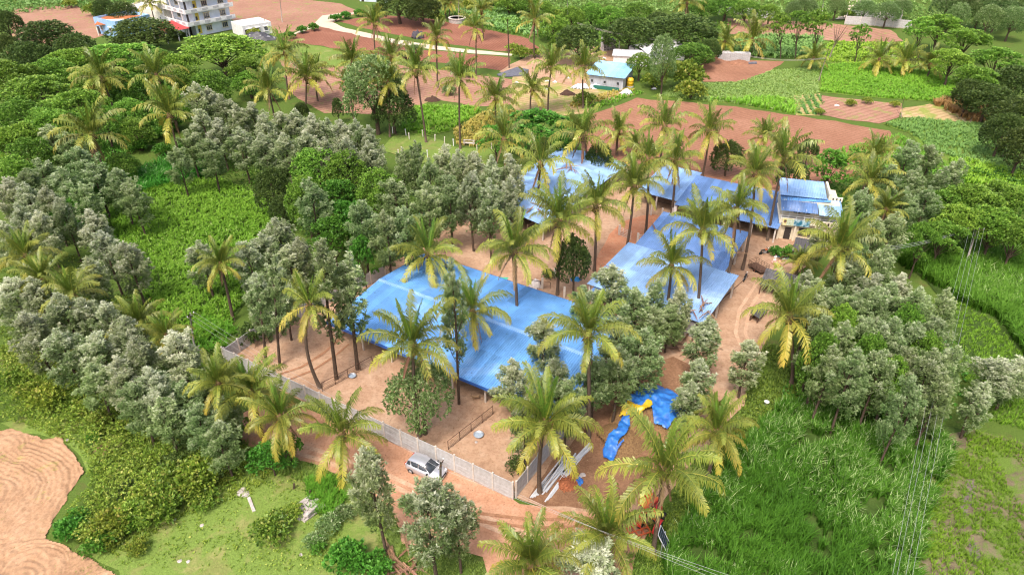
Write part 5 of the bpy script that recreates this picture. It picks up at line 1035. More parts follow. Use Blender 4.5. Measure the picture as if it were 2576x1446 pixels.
# ---------------------------------------------------------------- concrete posts, bricks, hay and tarpaulins
ends = [(1334, 1252, 1418, 1146), (1339, 1252, 1424, 1148), (1345, 1250, 1428, 1140), (1352, 1246, 1436, 1146), (1358, 1240, 1442, 1148), (1364, 1244, 1447, 1146), (1371, 1262, 1452, 1146), (1377, 1258, 1457, 1150), (1384, 1252, 1462, 1152), (1366, 1234, 1434, 1134), (1374, 1236, 1448, 1140), (1410, 1194, 1484, 1116), (1416, 1190, 1490, 1122)]
for i, (x1, y1, x2, y2) in enumerate(ends):
    z = .1+(.16 if i in (9, 10) else 0)+(.05 if i > 10 else 0); a, b = G(x1, y1, z), G(x2, y2, z); r = .075 if i < 11 else .13; d = b-a
    m = MB(); e = d.normalized(); sd = Vector((-e.y, e.x, 0))*r; upv = Vector((0, 0, r))
    vs = [p+q for p in (Vector((0, 0, 0)), d) for q in (-sd-upv, sd-upv, sd*.85+upv, -sd*.85+upv)]
    m.add(vs, [(0, 1, 2, 3), (7, 6, 5, 4), (0, 4, 5, 1), (1, 5, 6, 2), (2, 6, 7, 3), (3, 7, 4, 0)])
    for f in (.2, .5, .8): m.box(d*f+Vector((0, 0, r+.004)), (.03, r*1.3, .012), math.atan2(d.y, d.x))
    tag(m.build('concrete_post', plain('new grey concrete', (.58, .60, .63), .85, (.46, .47, .50), 3) if i == 0 else bpy.data.materials['new grey concrete'], None, False, a), f'loose grey concrete post lying by the brick heap, {ordinal(i, len(ends))}', 'concrete post', 'concrete posts stacked on the ground')
t = thing('brick_heap', 'tumbled heap of red bricks beside the concrete posts', 'bricks', G(1428, 1218))
bme = MB().box((0, 0, 0), (.24, .115, .085)).mesh('brick', m_brick)
for k in range(170):
    a = random.random()*6.28; rr = math.sqrt(random.random()); x = math.cos(a)*rr*1.15; y = math.sin(a)*rr*1.0; x, y = x*.9-y*.25, y+x*.35; z = .05+.55*(1-rr)*random.random()
    o = obj('brick', bme, t, (x, y, z), (random.uniform(-.5, .5), random.uniform(-.5, .5), random.random()*3.1), (1.15,)*3)
heap('rubble', None, None, (0, 0, 0), 1.1, .95, .5, m_brick, 4, .3, 14, t)
heap('blue_cloth', 'small crumpled blue sheet on the brick heap edge', 'tarpaulin', G(1458, 1212), .45, .7, .35, m_tarp, 15, .7, 14)
def rock(label, p, s, sz=(1, 1, .7), name='stone', rot=0, group=None, parent=None, mat=None, seed=0):
    g = random.Random(seed+int(p[0]*100)); m = MB(); prof = []
    V = []; n = 8
    for j, (zz, rr) in enumerate(((0, .8), (.35, 1), (.75, .8), (1., .35))):
        for k in range(n): a = k*6.283/n; q = rr*g.uniform(.8, 1.15); V.append((math.cos(a)*q*s*sz[0], math.sin(a)*q*s*sz[1], zz*s*sz[2]))
    Fc = [(j*n+k, j*n+(k+1) % n, (j+1)*n+(k+1) % n, (j+1)*n+k) for j in range(3) for k in range(n)]+[tuple(range(3*n, 4*n))]
    o = m.add(V, Fc).build(name, mat or m_stone, parent, False, p, (0, 0, rot)); return tag(o, label, 'stone', group) if label else o
rock('pale rounded stone above the blue sheet by the bricks', G(1466, 1196), .32); rock('pale block stone next to the brick heap', G(1459, 1200), .24); rock('small stone below the blue sheet by the bricks', G(1455, 1220), .2)
for i, (x, y) in enumerate([(1441, 1157), (1449, 1166), (1568, 1156), (1574, 1152), (1384, 1256), (1490, 1232), (1455, 1265)]): tag(heap('scrap', None, None, G(x, y), .22, .16, .14, m_whitepl, 30+i, .6, 8), f'small white scrap, {ordinal(i, 7)} on the trampled earth', 'litter', 'white scraps on the trampled earth')

hc = G(1640, 1050); 
def hay_h(x, y):
    dx, dy = x-hc.x, y-hc.y; u = (dx*U.x+dy*U.y)/5.2; v = (dx*Vv.x+dy*Vv.y)/4.0; r2 = u*u+v*v
    h = 2.0*np.clip(1-r2, 0, 1)**.6; c2 = G(1560, 1110); r3 = ((x-c2.x)/2.6)**2+((y-c2.y)/2.6)**2
    return np.maximum(h, 1.1*np.clip(1-r3, 0, 1)**.7)
def drape(name, label, pf, mat, lift=.06, wr=.16, zg=1.0, seed=1, st=.16):
    poly = world_poly(pf, zg); P = np.array(poly); lo, hi = P.min(0), P.max(0); xs = np.arange(lo[0], hi[0]+st, st); ys = np.arange(lo[1], hi[1]+st, st); X, Y = np.meshgrid(xs, ys)
    fold = np.abs(fbm(X*.9+Y*.4, Y*.9-X*.3, seed, 3)-.5)*2; Z = hay_h(X, Y)+lift+wr*(.5-fold)+.05*(fbm(X*4, Y*4, seed+2)-.5); Z = np.maximum(Z, .03)
    V = np.stack([X, Y, Z], -1).reshape(-1, 3); nx, ny = len(xs), len(ys); idx = np.arange(nx*ny).reshape(ny, nx); Q = np.stack([idx[:-1, :-1], idx[:-1, 1:], idx[1:, 1:], idx[1:, :-1]], -1).reshape(-1, 4)
    ct = V[Q].mean(1); Q = Q[inside(ct[:, 0], ct[:, 1], poly)]; used = np.unique(Q); mp = -np.ones(len(V), int); mp[used] = np.arange(len(used))
    return tag(obj(name, np_mesh(name, V[used], mp[Q], mat, None, True)), label, 'tarpaulin') if label else obj(name, np_mesh(name, V[used], mp[Q], mat, None, True))
z2 = lambda *ps: [((2050+x/2.4267)/1.4907, (1400+y/2.4267)/1.4907) for x, y in ps]
hay = drape('hay_heap', None, [(1500, 1090), (1560, 1020), (1620, 960), (1700, 960), (1760, 1040), (1730, 1100), (1640, 1150), (1560, 1160)], m_straw, -.12, .1, .4, 3); tag(hay, 'brown heap of old straw partly under the tarpaulins', 'hay heap')
drape('blue_tarpaulin', 'large wrinkled bright blue tarpaulin over the straw heap', z2((930, 50), (1010, 70), (1120, 120), (1180, 220), (1230, 300), (1260, 380), (1180, 440), (1090, 530), (970, 480), (945, 370), (850, 380), (700, 350), (720, 290), (800, 210), (870, 120)), m_tarp, .3, .5, 1.3, 5, .12)
drape('yellow_tarpaulin', 'yellow plastic sheet along the lower edge of the blue tarpaulin', z2((730, 310), (800, 360), (850, 375), (900, 330), (945, 340), (945, 385), (880, 400), (830, 430), (660, 405)), m_tarpy, .5, .4, 1.2, 8, .12)
drape('blue_tarpaulin', 'narrow torn blue tarpaulin strip trailing below the yellow sheet', z2((700, 420), (745, 440), (755, 510), (720, 590), (650, 650), (640, 690), (720, 630), (640, 720), (600, 790), (520, 740), (515, 680), (560, 600), (640, 540), (650, 490)), m_tarp, .25, .4, .6, 11, .1)
for i, (a, b) in enumerate((((1615, 1090), (1627, 1030)), ((1595, 1110), (1605, 1060)))): tag(MB().tube([G(*a)+Vector((0, 0, .1)), up_at(G(*a), *b)], .03, 6).build('prop_stick', m_rust), f'thin dark stick, {ordinal(i, 2)} propped against the tarpaulins', 'stick', 'sticks at the tarpaulins')
# dead fronds and brush
def frond_pile(label, p, n, r, seed, name='dead_frond_pile', z=0.):
    t = thing(name, label, 'frond pile', p); g = random.Random(seed)
    for k in range(n):
        o = obj('frond', g.choice(FR[7]), t, (g.uniform(-r, r), g.uniform(-r*.7, r*.7), z+.1+g.random()*.5), (g.uniform(-.5, .5), R(-70)+g.uniform(-.25, .25), g.random()*6.28), (g.uniform(.5, .9),)*3)
frond_pile('brown pile of dead palm fronds at the bottom edge of the verge', G(1007, 1428), 26, 1.5, 3)
frond_pile('brown brush and frond heap beside the drive', G(1738, 872), 26, 1.9, 4)
frond_pile('dead fronds fallen round the palm on the far back roof', Vector((9.4, 106.6, 0)), 9, 1.3, 5, z=3.6); frond_pile('dead fronds fallen round the palm at the near end of the back roof', G(1357, 528, 3.1)*1, 8, 1.2, 6, z=.2)
frond_pile('dead fronds hanging off the lower corner of the pale annexe roof', G(1765, 780, 3.)*1, 10, 1.2, 7); frond_pile('single dead frond lying on the pale annexe roof', G(1512, 668, 3.1)*1, 2, .5, 8); frond_pile('reddish dead frond lying on the long shed roof', G(1880, 640, 3.0)*1, 2, .4, 9); frond_pile('small brown frond on the upper long shed roof', G(1655, 585, 3.0)*1, 1, .2, 10)
frond_pile('dead fronds under the left grove edge', G(272, 1110), 5, 1., 11); frond_pile('brown fronds at the foot of the left silver trees', G(95, 915), 5, .9, 12)

# ---------------------------------------------------------------- stones on the meadow
t = thing('stone_pile', 'pile of long white granite slabs on the left meadow', 'stones', G(775, 1282), R(60))
for k in range(13): 
    a = k/13; o = MB().box((0, 0, 0), (1.5+.9*random.random(), .28+.14*random.random(), .24), 0, None, .92).build('slab', m_stone, t, False, ((a-.5)*.5+random.uniform(-.35, .35), (k % 6-2.5)*.3, .14+.22*(k//6)), (random.uniform(-.15, .15), random.uniform(-.15, .15), random.uniform(-.35, .35)))
tag(MB().box((0, 0, .1), (1.9, .3, .22), 0, None, .9).box((.3, .02, .2), (.8, .2, .06)).build('stone_slab', m_stone, None, False, G(633, 1270), (0, .05, R(-58))), 'long pale stone slab lying on the left meadow', 'stone')
for i, (x, y, s) in enumerate([(606, 1240, .4), (618, 1244, .38), (612, 1232, .3), (508, 1322, .22), (440, 1307, .2), (452, 1412, .22), (474, 1413, .2), (710, 1298, .3), (758, 1396, .2), (170, 1108, .2)]): rock(f'small pale stone, {ordinal(i, 10)} on the left meadow' if False else None, G(x, y), s)
_st = sorted([o for o in bpy.data.objects if o.name.startswith('stone') and o.type == 'MESH' and o.parent is None and 'label' not in o], key=lambda o: proj(o.location)[0])
for i, o in enumerate(_st): tag(o, f'small pale stone, {ordinal(i, len(_st))} on the left meadow', 'stone', 'small stones on the meadow')
for i, (x, y) in enumerate([(739, 1230), (779, 1248)]): tag(MB().box((0, 0, .35), (.16, .16, .8), 0, None, .8).box((0, 0, .78), (.1, .1, .06)).build('wooden_stump', m_bark, None, False, G(x, y), (0, .2, 0)), f'short weathered stump post, {ordinal(i, 2)} above the slab pile', 'post', 'stump posts')
# ---------------------------------------------------------------- machines and people by the track
def wheel(parent, loc, r, w, rz=0, n=20):
    o = MB().lathe([(r*.55, -w/2), (r*.95, -w/2), (r, -w*.3), (r, w*.3), (r*.95, w/2), (r*.55, w/2)], (0, 0, 0), n).build('wheel', m_tyre, parent, True, loc, (R(90), 0, rz))
    MB().lathe([(.03, -w*.52), (r*.5, -w*.45), (r*.56, -w*.3), (r*.56, w*.3), (r*.5, w*.45), (.03, w*.52)], (0, 0, 0), 12).build('rim', m_orange, o, True); return o
t = thing('tractor', 'red tractor half hidden under the palm by the fodder grass', 'tractor', G(1638, 1322), R(57))
MB().box((.75, 0, 1.0), (1.5, .62, .55), 0, None, .9).build('hood', m_redp, t); MB().box((.7, 0, .62), (1.7, .4, .3)).build('engine', m_tyre, t)
MB().box((-.35, 0, .95), (.5, .5, .12)).box((-.6, 0, 1.2), (.1, .5, .45)).build('seat', m_tyre, t)
for s in (-1, 1):
    wheel(t, (-.45, s*.72, .68), .68, .36); wheel(t, (1.25, s*.6, .36), .36, .2)
    m = MB(); m.add([(-.45+.82*math.cos(R(a)), s*y, .68+.82*math.sin(R(a))) for a in range(15, 176, 20) for y in (.5, .95)], [(2*i, 2*i+1, 2*i+3, 2*i+2) for i in range(8)]); m.build('fender', m_redp, t, True)
MB().tube([(.05, 0, 1.15), (-.12, 0, 1.45)], .025, 6).build('steering_column', m_tyre, t); MB().lathe([(.2, -.02), (.23, 0), (.2, .02)], (-.13, 0, 1.46), 14).build('steering_wheel', m_tyre, t)
MB().tube([(.9, .15, 1.2), (.9, .15, 1.95)], .035, 8).build('exhaust', m_rust, t)
t = thing('cultivator', 'orange cultivator frame standing behind the red tractor', 'cultivator', G(1604, 1344), R(20))
for y in (-.5, .0, .5): MB().box((0, y, .6), (1.9, .09, .09)).build('bar', m_orange, t)
for x in (-.9, -.3, .3, .9): MB().box((x, 0, .6), (.09, 1.1, .1)).build('cross_bar', m_orange, t)
for k in range(7): MB().tube([(-.8+.27*k, (-.5, 0, .5)[k % 3], .55), (-.85+.27*k, (-.5, 0, .5)[k % 3]-.15, .25), (-.78+.27*k, (-.5, 0, .5)[k % 3]+.05, .02)], [.035, .03, .015], 5).build('tine', m_orange, t)
MB().tube([(-.3, .5, .65), (0, .6, 1.2), (.3, .5, .65)], .04, 6).build('hitch', m_orange, t)
t = thing('trailer', 'low orange red implement under the fronds above the tractor', 'implement', G(1632, 1270), R(40))
MB().box((0, 0, .5), (1.8, 1.1, .08)).build('bed', m_orange, t); MB().box((0, .55, .7), (1.8, .05, .35)).box((0, -.55, .7), (1.8, .05, .35)).build('side_board', m_redp, t)
for s in (-1, 1): wheel(t, (-.3, s*.68, .33), .33, .18)
MB().tube([(.9, 0, .45), (1.8, 0, .4)], .05, 6).build('drawbar', m_rust, t)
t = thing('solar_panel', 'dark solar panels in white frames beside the leaning palm', 'solar panel', G(1664, 1385), R(68))
for k, x in enumerate((0,)):
    p = MB().box((0, 0, 0), (1.0, 1.9, .035)).build('panel', plain('solar cell glass', (.02, .022, .05), .12, (.03, .035, .07), 3, spec=.7) if k == 0 else bpy.data.materials['solar cell glass'], t, False, (x, 0, 1.6), (R(62), 0, 0), )
    f = MB()
    for sx in (-1, 1): f.box((sx*.51, 0, 0), (.04, 1.96, .06))
    for sy in (-1, 1): f.box((0, sy*.96, 0), (1.06, .04, .06))
    f.build('frame', m_whitepl, p)
    c = MB()
    for q in range(1, 6): c.box((0, -.95+q*.317, .021), (.98, .012, .004))
    c.build('cell_lines', m_steel, p)
for x in (-.6, .6): MB().tube([(x, 0, -.1), (x, 0, 1.75)], .045, 6).build('leg', m_steel, t)

def person(label, p, rz, shirt, trousers, hair, cap=None, hgt=1.66):
    """one continuous body: skeleton with a radius at each joint, grown to a skin"""
    t = thing('person', label, 'person', p, rz); s = hgt/1.7
    J = [((0, 0, .93), .135), ((0, 0, 1.12), .125), ((0, 0, 1.33), .15), ((0, 0, 1.46), .06), ((0, .01, 1.54), .062),
         ((.16, 0, 1.38), .062), ((.24, .03, 1.12), .048), ((.2, .2, .98), .036), ((.17, .27, .96), .03),
         ((-.16, 0, 1.38), .062), ((-.24, .03, 1.12), .048), ((-.2, .2, .98), .036), ((-.17, .27, .96), .03),
         ((.1, 0, .84), .1), ((.11, .02, .48), .066), ((.11, -.02, .09), .045), ((.12, .12, .035), .035),
         ((-.1, 0, .84), .1), ((-.11, .05, .48), .066), ((-.11, .02, .09), .045), ((-.12, .16, .035), .035)]
    E_ = [(0, 1), (1, 2), (2, 3), (3, 4), (2, 5), (5, 6), (6, 7), (7, 8), (2, 9), (9, 10), (10, 11), (11, 12), (0, 13), (13, 14), (14, 15), (15, 16), (0, 17), (17, 18), (18, 19), (19, 20)]
    me = bpy.data.meshes.new('body'); me.from_pydata([tuple(c*s for c in q) for q, _ in J], E_, []); o = obj('body', me, t)
    md = o.modifiers.new('skin', 'SKIN'); sv = me.skin_vertices[0].data
    for i, (_, r) in enumerate(J): sv[i].radius = (r*s, r*s*.85)
    sv[0].use_root = True; sd = o.modifiers.new('sub', 'SUBSURF'); sd.levels = 2; sd.render_levels = 2
    mt, nt, n, l, b = nodes_of('clothes '+label[:18]); geo = n.new('ShaderNodeTexCoord'); sp = n.new('ShaderNodeSeparateXYZ'); l.new(geo.outputs['Object'], sp.inputs[0])
    r = ramp(n, [(0, (.02, .02, .02)), (.05, trousers), (.54, shirt), (.85, (.22, .12, .08))]); r.color_ramp.interpolation = 'CONSTANT'
    dv = n.new('ShaderNodeMath'); dv.operation = 'DIVIDE'; dv.inputs[1].default_value = hgt; l.new(sp.outputs[2], dv.inputs[0]); l.new(dv.outputs[0], r.inputs[0]); l.new(r.outputs[0], b.inputs['Base Color']); b.inputs['Roughness'].default_value = .85
    me.materials.append(mt); skin = plain('skin '+label[:12], (.24, .13, .085), .6)
    h = MB().lathe([(.02, -.12), (.055, -.105), (.078, -.04), (.088, .02), (.082, .08), (.05, .115), (.01, .125)], (0, 0, 0), 14); h.box((0, .085, -.005), (.022, .035, .04), 0, None, .6)
    for sx in (-1, 1): h.box((sx*.085, 0, -.01), (.018, .035, .05))
    hd = h.build('head', skin, t, True, (0, .015*s, 1.62*s))
    for sx in (-1, 1): MB().lathe([(.002, -.008), (.011, 0), (.002, .008)], (sx*.032, .082, .012), 6).build('eye', m_dark, hd, True)
    MB().box((0, .083, -.06), (.045, .012, .009)).build('mouth', plain('lips '+label[:10], (.2, .07, .06), .6), hd)
    c = MB().lathe([(.09, .0), (.094, .04), (.086, .09), (.055, .125), (.01, .137)], (0, -.012, 0), 14)
    if cap: c.box((0, .1, .035), (.13, .1, .015))
    c.build('cap' if cap else 'hair', plain(('cap ' if cap else 'hair ')+label[:10], cap or hair, .8), hd, True)
    for sx in (-1, 1):
        hnd = MB(); q = Vector((sx*.165, .3, .955))*s; hnd.box(q, (.035, .08, .075))
        for k in range(4): y = .035+.004*(k % 2); hnd.tube([q+Vector((0, y, .028-.019*k)), q+Vector((-sx*.012, y+.04, .026-.02*k)), q+Vector((-sx*.03, y+.055-.006*abs(k-1.5), .022-.02*k))], [.0095, .0085, .007], 5)
        hnd.tube([q+Vector((0, .0, .035)), q+Vector((-sx*.03, .03, .05)), q+Vector((-sx*.04, .05, .045))], [.011, .009, .007], 5)
        hnd.build('hand', skin, t, True)
person('person in white shirt and white cap standing on the red track', G(1342, 1356, 1.6)*1-Vector((0, 0, 1.6)), R(200), (.75, .75, .75), (.1, .1, .12), (.02, .02, .02), (.8, .8, .8))
person('person with dark hair and dark top standing on the red track', G(1352, 1362, 1.6)*1-Vector((0, 0, 1.6)), R(170), (.03, .03, .035), (.12, .12, .16), (.015, .012, .01))

def goat(label, p, rz, col):
    t = thing('goat', label, 'goat', p, rz)
    J = [((-.32, 0, .52), .13), ((-.05, 0, .5), .15), ((.28, 0, .54), .13), ((.42, 0, .68), .075), ((.52, 0, .80), .065), ((.68, 0, .76), .045), ((-.42, 0, .6), .03), ((-.48, 0, .66), .015)]
    E_ = [(0, 1), (1, 2), (2, 3), (3, 4), (4, 5), (0, 6), (6, 7)]
    for x, y, pr in ((.26, .09, 2), (.26, -.09, 2), (-.32, .1, 0), (-.32, -.1, 0)):
        k = len(J); bk = .06 if x < 0 else 0
        J += [((x+.03 if x < 0 else x, y, .36), .055 if x < 0 else .04), ((x-bk, y, .2), .026), ((x-bk*.3, y, .02), .02)]; E_ += [(pr, k), (k, k+1), (k+1, k+2)]
    me = bpy.data.meshes.new('body'); me.from_pydata([q for q, _ in J], E_, []); o = obj('body', me, t); md = o.modifiers.new('skin', 'SKIN'); sv = me.skin_vertices[0].data
    for i, (_, r) in enumerate(J): sv[i].radius = (r, r)
    sv[0].use_root = True; sd = o.modifiers.new('sub', 'SUBSURF'); sd.levels = 1; sd.render_levels = 1
    me.materials.append(plain('goat coat', col, .9, tuple(c*.6 for c in col), 6))
    for s in (-1, 1):
        MB().add([(.5, s*.05, .84), (.48, s*.09, .8), (.44, s*.2, .76), (.47, s*.17, .8)], [(0, 1, 2, 3)]).build('ear', bpy.data.materials['goat coat'], t); MB().tube([(.5, s*.03, .86), (.44, s*.05, .96), (.36, s*.06, .98)], [.016, .012, .004], 5).build('horn', m_dark, t)
goat('tan goat standing under the front edge of the big shed', G(1197, 1006), R(200), (.40, .26, .15))

# ---------------------------------------------------------------- along the drive
def motorbike(label, p, rz, col):
    t = thing('motorbike', label, 'motorbike', p, rz)
    for x in (-.62, .62):
        w = MB().lathe([(.24, -.05), (.3, -.03), (.3, .03), (.24, .05)], (0, 0, 0), 18).build('wheel', m_tyre, t, True, (x, 0, .3), (R(90), 0, 0)); MB().lathe([(.02, -.03), (.24, -.02), (.24, .02), (.02, .03)], (0, 0, 0), 12).build('rim', m_steel, w)
    MB().tube([(.62, 0, .3), (.45, 0, .85)], .035, 6).build('fork', m_steel, t); MB().tube([(.42, -.33, .98), (.45, 0, .9), (.42, .33, .98)], .02, 6).build('handlebar', m_tyre, t)
    MB().lathe([(.02, -.25), (.13, -.15), (.15, .05), (.1, .22), (.02, .27)], (0, 0, 0), 10).build('tank', plain('motorbike paint '+label[:9], col, .3), t, True, (.15, 0, .74), (0, R(90), 0))
    MB().box((-.35, 0, .76), (.7, .24, .1), 0, None, .85).build('seat', m_tyre, t); MB().box((.05, 0, .42), (.42, .24, .36), 0, None, .8).build('engine', m_steel, t); MB().tube([(.1, .13, .3), (-.7, .16, .32)], .04, 6).build('exhaust', m_steel, t)
    MB().lathe([(.04, -.06), (.1, 0), (.08, .05)], (.55, 0, .88), 10).build('headlight', m_whitepl, t, True); MB().tube([(-.1, 0, .35), (-.62, 0, .3)], .03, 5).build('swing_arm', m_rust, t)
motorbike('dark motorbike parked beside the long shed roof', G(1874, 704), R(60), (.03, .03, .04)); motorbike('red motorbike parked at the upper corner of the long shed', G(1922, 640), R(20), (.5, .12, .03))
t = thing('cage_trailer', 'dark rusty cage trailer standing on the drive', 'trailer', G(1906, 682), R(-60))
MB().box((0, 0, .6), (2.4, 1.5, .1)).build('bed', m_rust, t)
for s in (-1, 1):
    for k in range(6): MB().tube([(-1.15+.46*k, s*.72, .6), (-1.15+.46*k, s*.72, 1.35)], .025, 5).build('upright', m_rust, t)
    for z in (.85, 1.1, 1.35): MB().tube([(-1.15, s*.72, z), (1.15, s*.72, z)], .025, 5).build('rail', m_rust, t)
    wheel(t, (0, s*.62, .32), .32, .2)
for z in (.85, 1.1, 1.35):
    for x in (-1.15, 1.15): MB().tube([(x, -.72, z), (x, .72, z)], .025, 5).build('rail', m_rust, t)
tag(MB().tube([G(1708, 800)*1-G(1708, 800)+Vector((0, 0, .1)), G(1820, 706)-G(1740, 775)+Vector((0, 0, .12))], [.08, .05], 7).build('fallen_pole', m_rust, None, True, G(1806, 764)), 'long dark pole lying along the edge of the drive', 'pole')
def tub(label, p, r, mat, h=.3, name='tub'):
    t = thing(name, label, 'tub', p); MB().lathe([(r*.7, 0), (r*.72, .02), (r, h), (r*1.06, h), (r*.95, h-.02), (r*.66, .05), (.02, .045)], (0, 0, .01), 18).build('shell', mat, t, True)
    MB().lathe([(r*1.0, h-.03), (r*1.1, h), (r*1.0, h+.02)], (0, 0, .01), 18).build('rim', mat, t, True)
tub('orange plastic tub by the rubbish near the house', G(1956, 672), .4, plain('orange plastic', (.75, .28, .02), .4)); tub('pink plastic tub next to the orange tub', G(1947, 664), .38, plain('pink plastic', (.7, .35, .3), .4)); tub('white bucket at the corner of the fodder grass', G(1927, 1018), .25, m_whitepl, .45)
cols = [(.8, .8, .82), (.15, .35, .7), (.75, .15, .12), (.7, .72, .7), (.2, .5, .55), (.8, .75, .6), (.75, .4, .2), (.8, .8, .8), (.1, .3, .5)]
for i, c in enumerate(cols):
    x, y = 1950+(i % 5)*10+random.uniform(-3, 3), 646+(i//5)*10+random.uniform(-3, 3); tag(heap('cloth_bundle', None, None, G(x, y), random.uniform(.3, .55), random.uniform(.25, .4), .3, plain(f'cloth {i}', c, .8), 50+i, .6, 10), 'x', 'cloth', 'rubbish and cloth in front of the house')
for i, o in enumerate(sorted([o for o in bpy.data.objects if o.name.startswith('cloth_bundle')], key=lambda o: proj(o.location)[0])): o['label'] = f'crumpled bit of cloth, {ordinal(i, len(cols))} in the litter before the house'
tag(heap('paper_sheet', None, None, G(1930, 661), .5, .35, .1, m_whitepl, 77, .4, 8), 'flat white sheet lying on the drive by the trailer', 'sheet')
def pen(label, p, rz, W, D, h, mat):
    t = thing('low_pen', label, 'pen', p, rz); roof_sheets(t, (-W/2, -D/2, h), (1, 0, 0), (0, D, .35), W, math.hypot(D, .35), max(2, int(W)), 1, mat)
    for sx in (-1, 1):
        for sy in (-1, 1): MB().box((sx*(W/2-.15), sy*(D/2-.15), h/2-.05), (.12, .12, h-.1+.35*(sy > 0)*0)).build('post', m_rust, t)
    MB().box((0, D/2-.2, h*.45), (W-.4, .1, h*.8)).build('wall', m_mud, t)
m_gsheet = painted_sheet('dark weathered sheet', (.09, .085, .09), (.03, .03, .03), .6, .7)
pen('dark roofed low pen at the foot of the house stairs', G(2024, 650), R(-25), 3.6, 3.4, 1.7, m_gsheet); pen('dark roofed low pen beside the drive palm', G(1950, 735), R(-28), 3.8, 3.6, 1.7, m_gsheet); pen('small dark roofed pen at the drive edge by the silver tree', G(1905, 800), R(50), 2.6, 1.2, .9, m_gsheet)
t = thing('drum', 'blue plastic drum under the lower corner of the pale annexe', 'drum', G(1768, 828)); MB().lathe([(.28, 0), (.3, .03), (.3, .3), (.315, .32), (.3, .34), (.3, .62), (.315, .64), (.3, .66), (.3, .92), (.27, .95)], (0, 0, 0), 18).build('shell', m_bluepl, t, True); MB().lathe([(.27, .95), (.24, .96), (.24, .94), (.02, .94)], (0, 0, 0), 18).build('lid', m_bluepl, t, True)
for i, (x, y) in enumerate([(1062, 540), (1265, 702)]): tag(heap('green_sheet', None, None, G(x, y), 1.1, .6, .25, plain('green plastic sheet', (.08, .45, .30), .5), 90+i, .5, 10), ('green plastic sheet among the trunks behind the big shed', 'green mat lying at the back edge of the big shed')[i], 'sheet')

# ---------------------------------------------------------------- middle distance: fence posts, bench, hut, tanks
for i, (x, y, h, m) in enumerate([(832, 0, 0, 0)]): pass
fp = [(988, 336), (1022, 342), (1030, 352), (1064, 345), (1094, 356), (1118, 362), (1141, 368), (1200, 378), (1237, 376), (1012, 388), (1002, 395), (1076, 396)]
for i, (x, y) in enumerate(sorted(fp)): tag(MB().box((0, 0, .6), (.16, .16, 1.2)).box((0, 0, 1.3), (.2, .2, .22)).build('fence_post', m_post if i % 3 else m_white, None, False, G(x, y), (random.uniform(-.08, .08), random.uniform(-.08, .08), 0)), f'short pale fence post, {ordinal(i, len(fp))} round the lawn', 'post', 'posts round the lawn')
t = thing('bench', 'pale stone bench at the end of the lawn by the tall palm', 'bench', G(1180, 366), R(-10)); MB().box((0, 0, .5), (2.2, .5, .12)).build('seat', m_post, t)
for s in (-1, 1): MB().box((s*.9, 0, .5), (.18, .5, 1.0)).build('arm', m_post, t)
MB().box((0, .24, .95), (2.2, .1, .12)).build('backrest', m_post, t)
def walls_box(t, W, D, H, mat, th=.2):
    for c, d in (((0, -D/2+th/2, H/2), (W, th, H)), ((0, D/2-th/2, H/2), (W, th, H)), ((-W/2+th/2, 0, H/2), (th, D-2*th, H)), ((W/2-th/2, 0, H/2), (th, D-2*th, H))): MB().box(c, d).build('wall', mat, t)
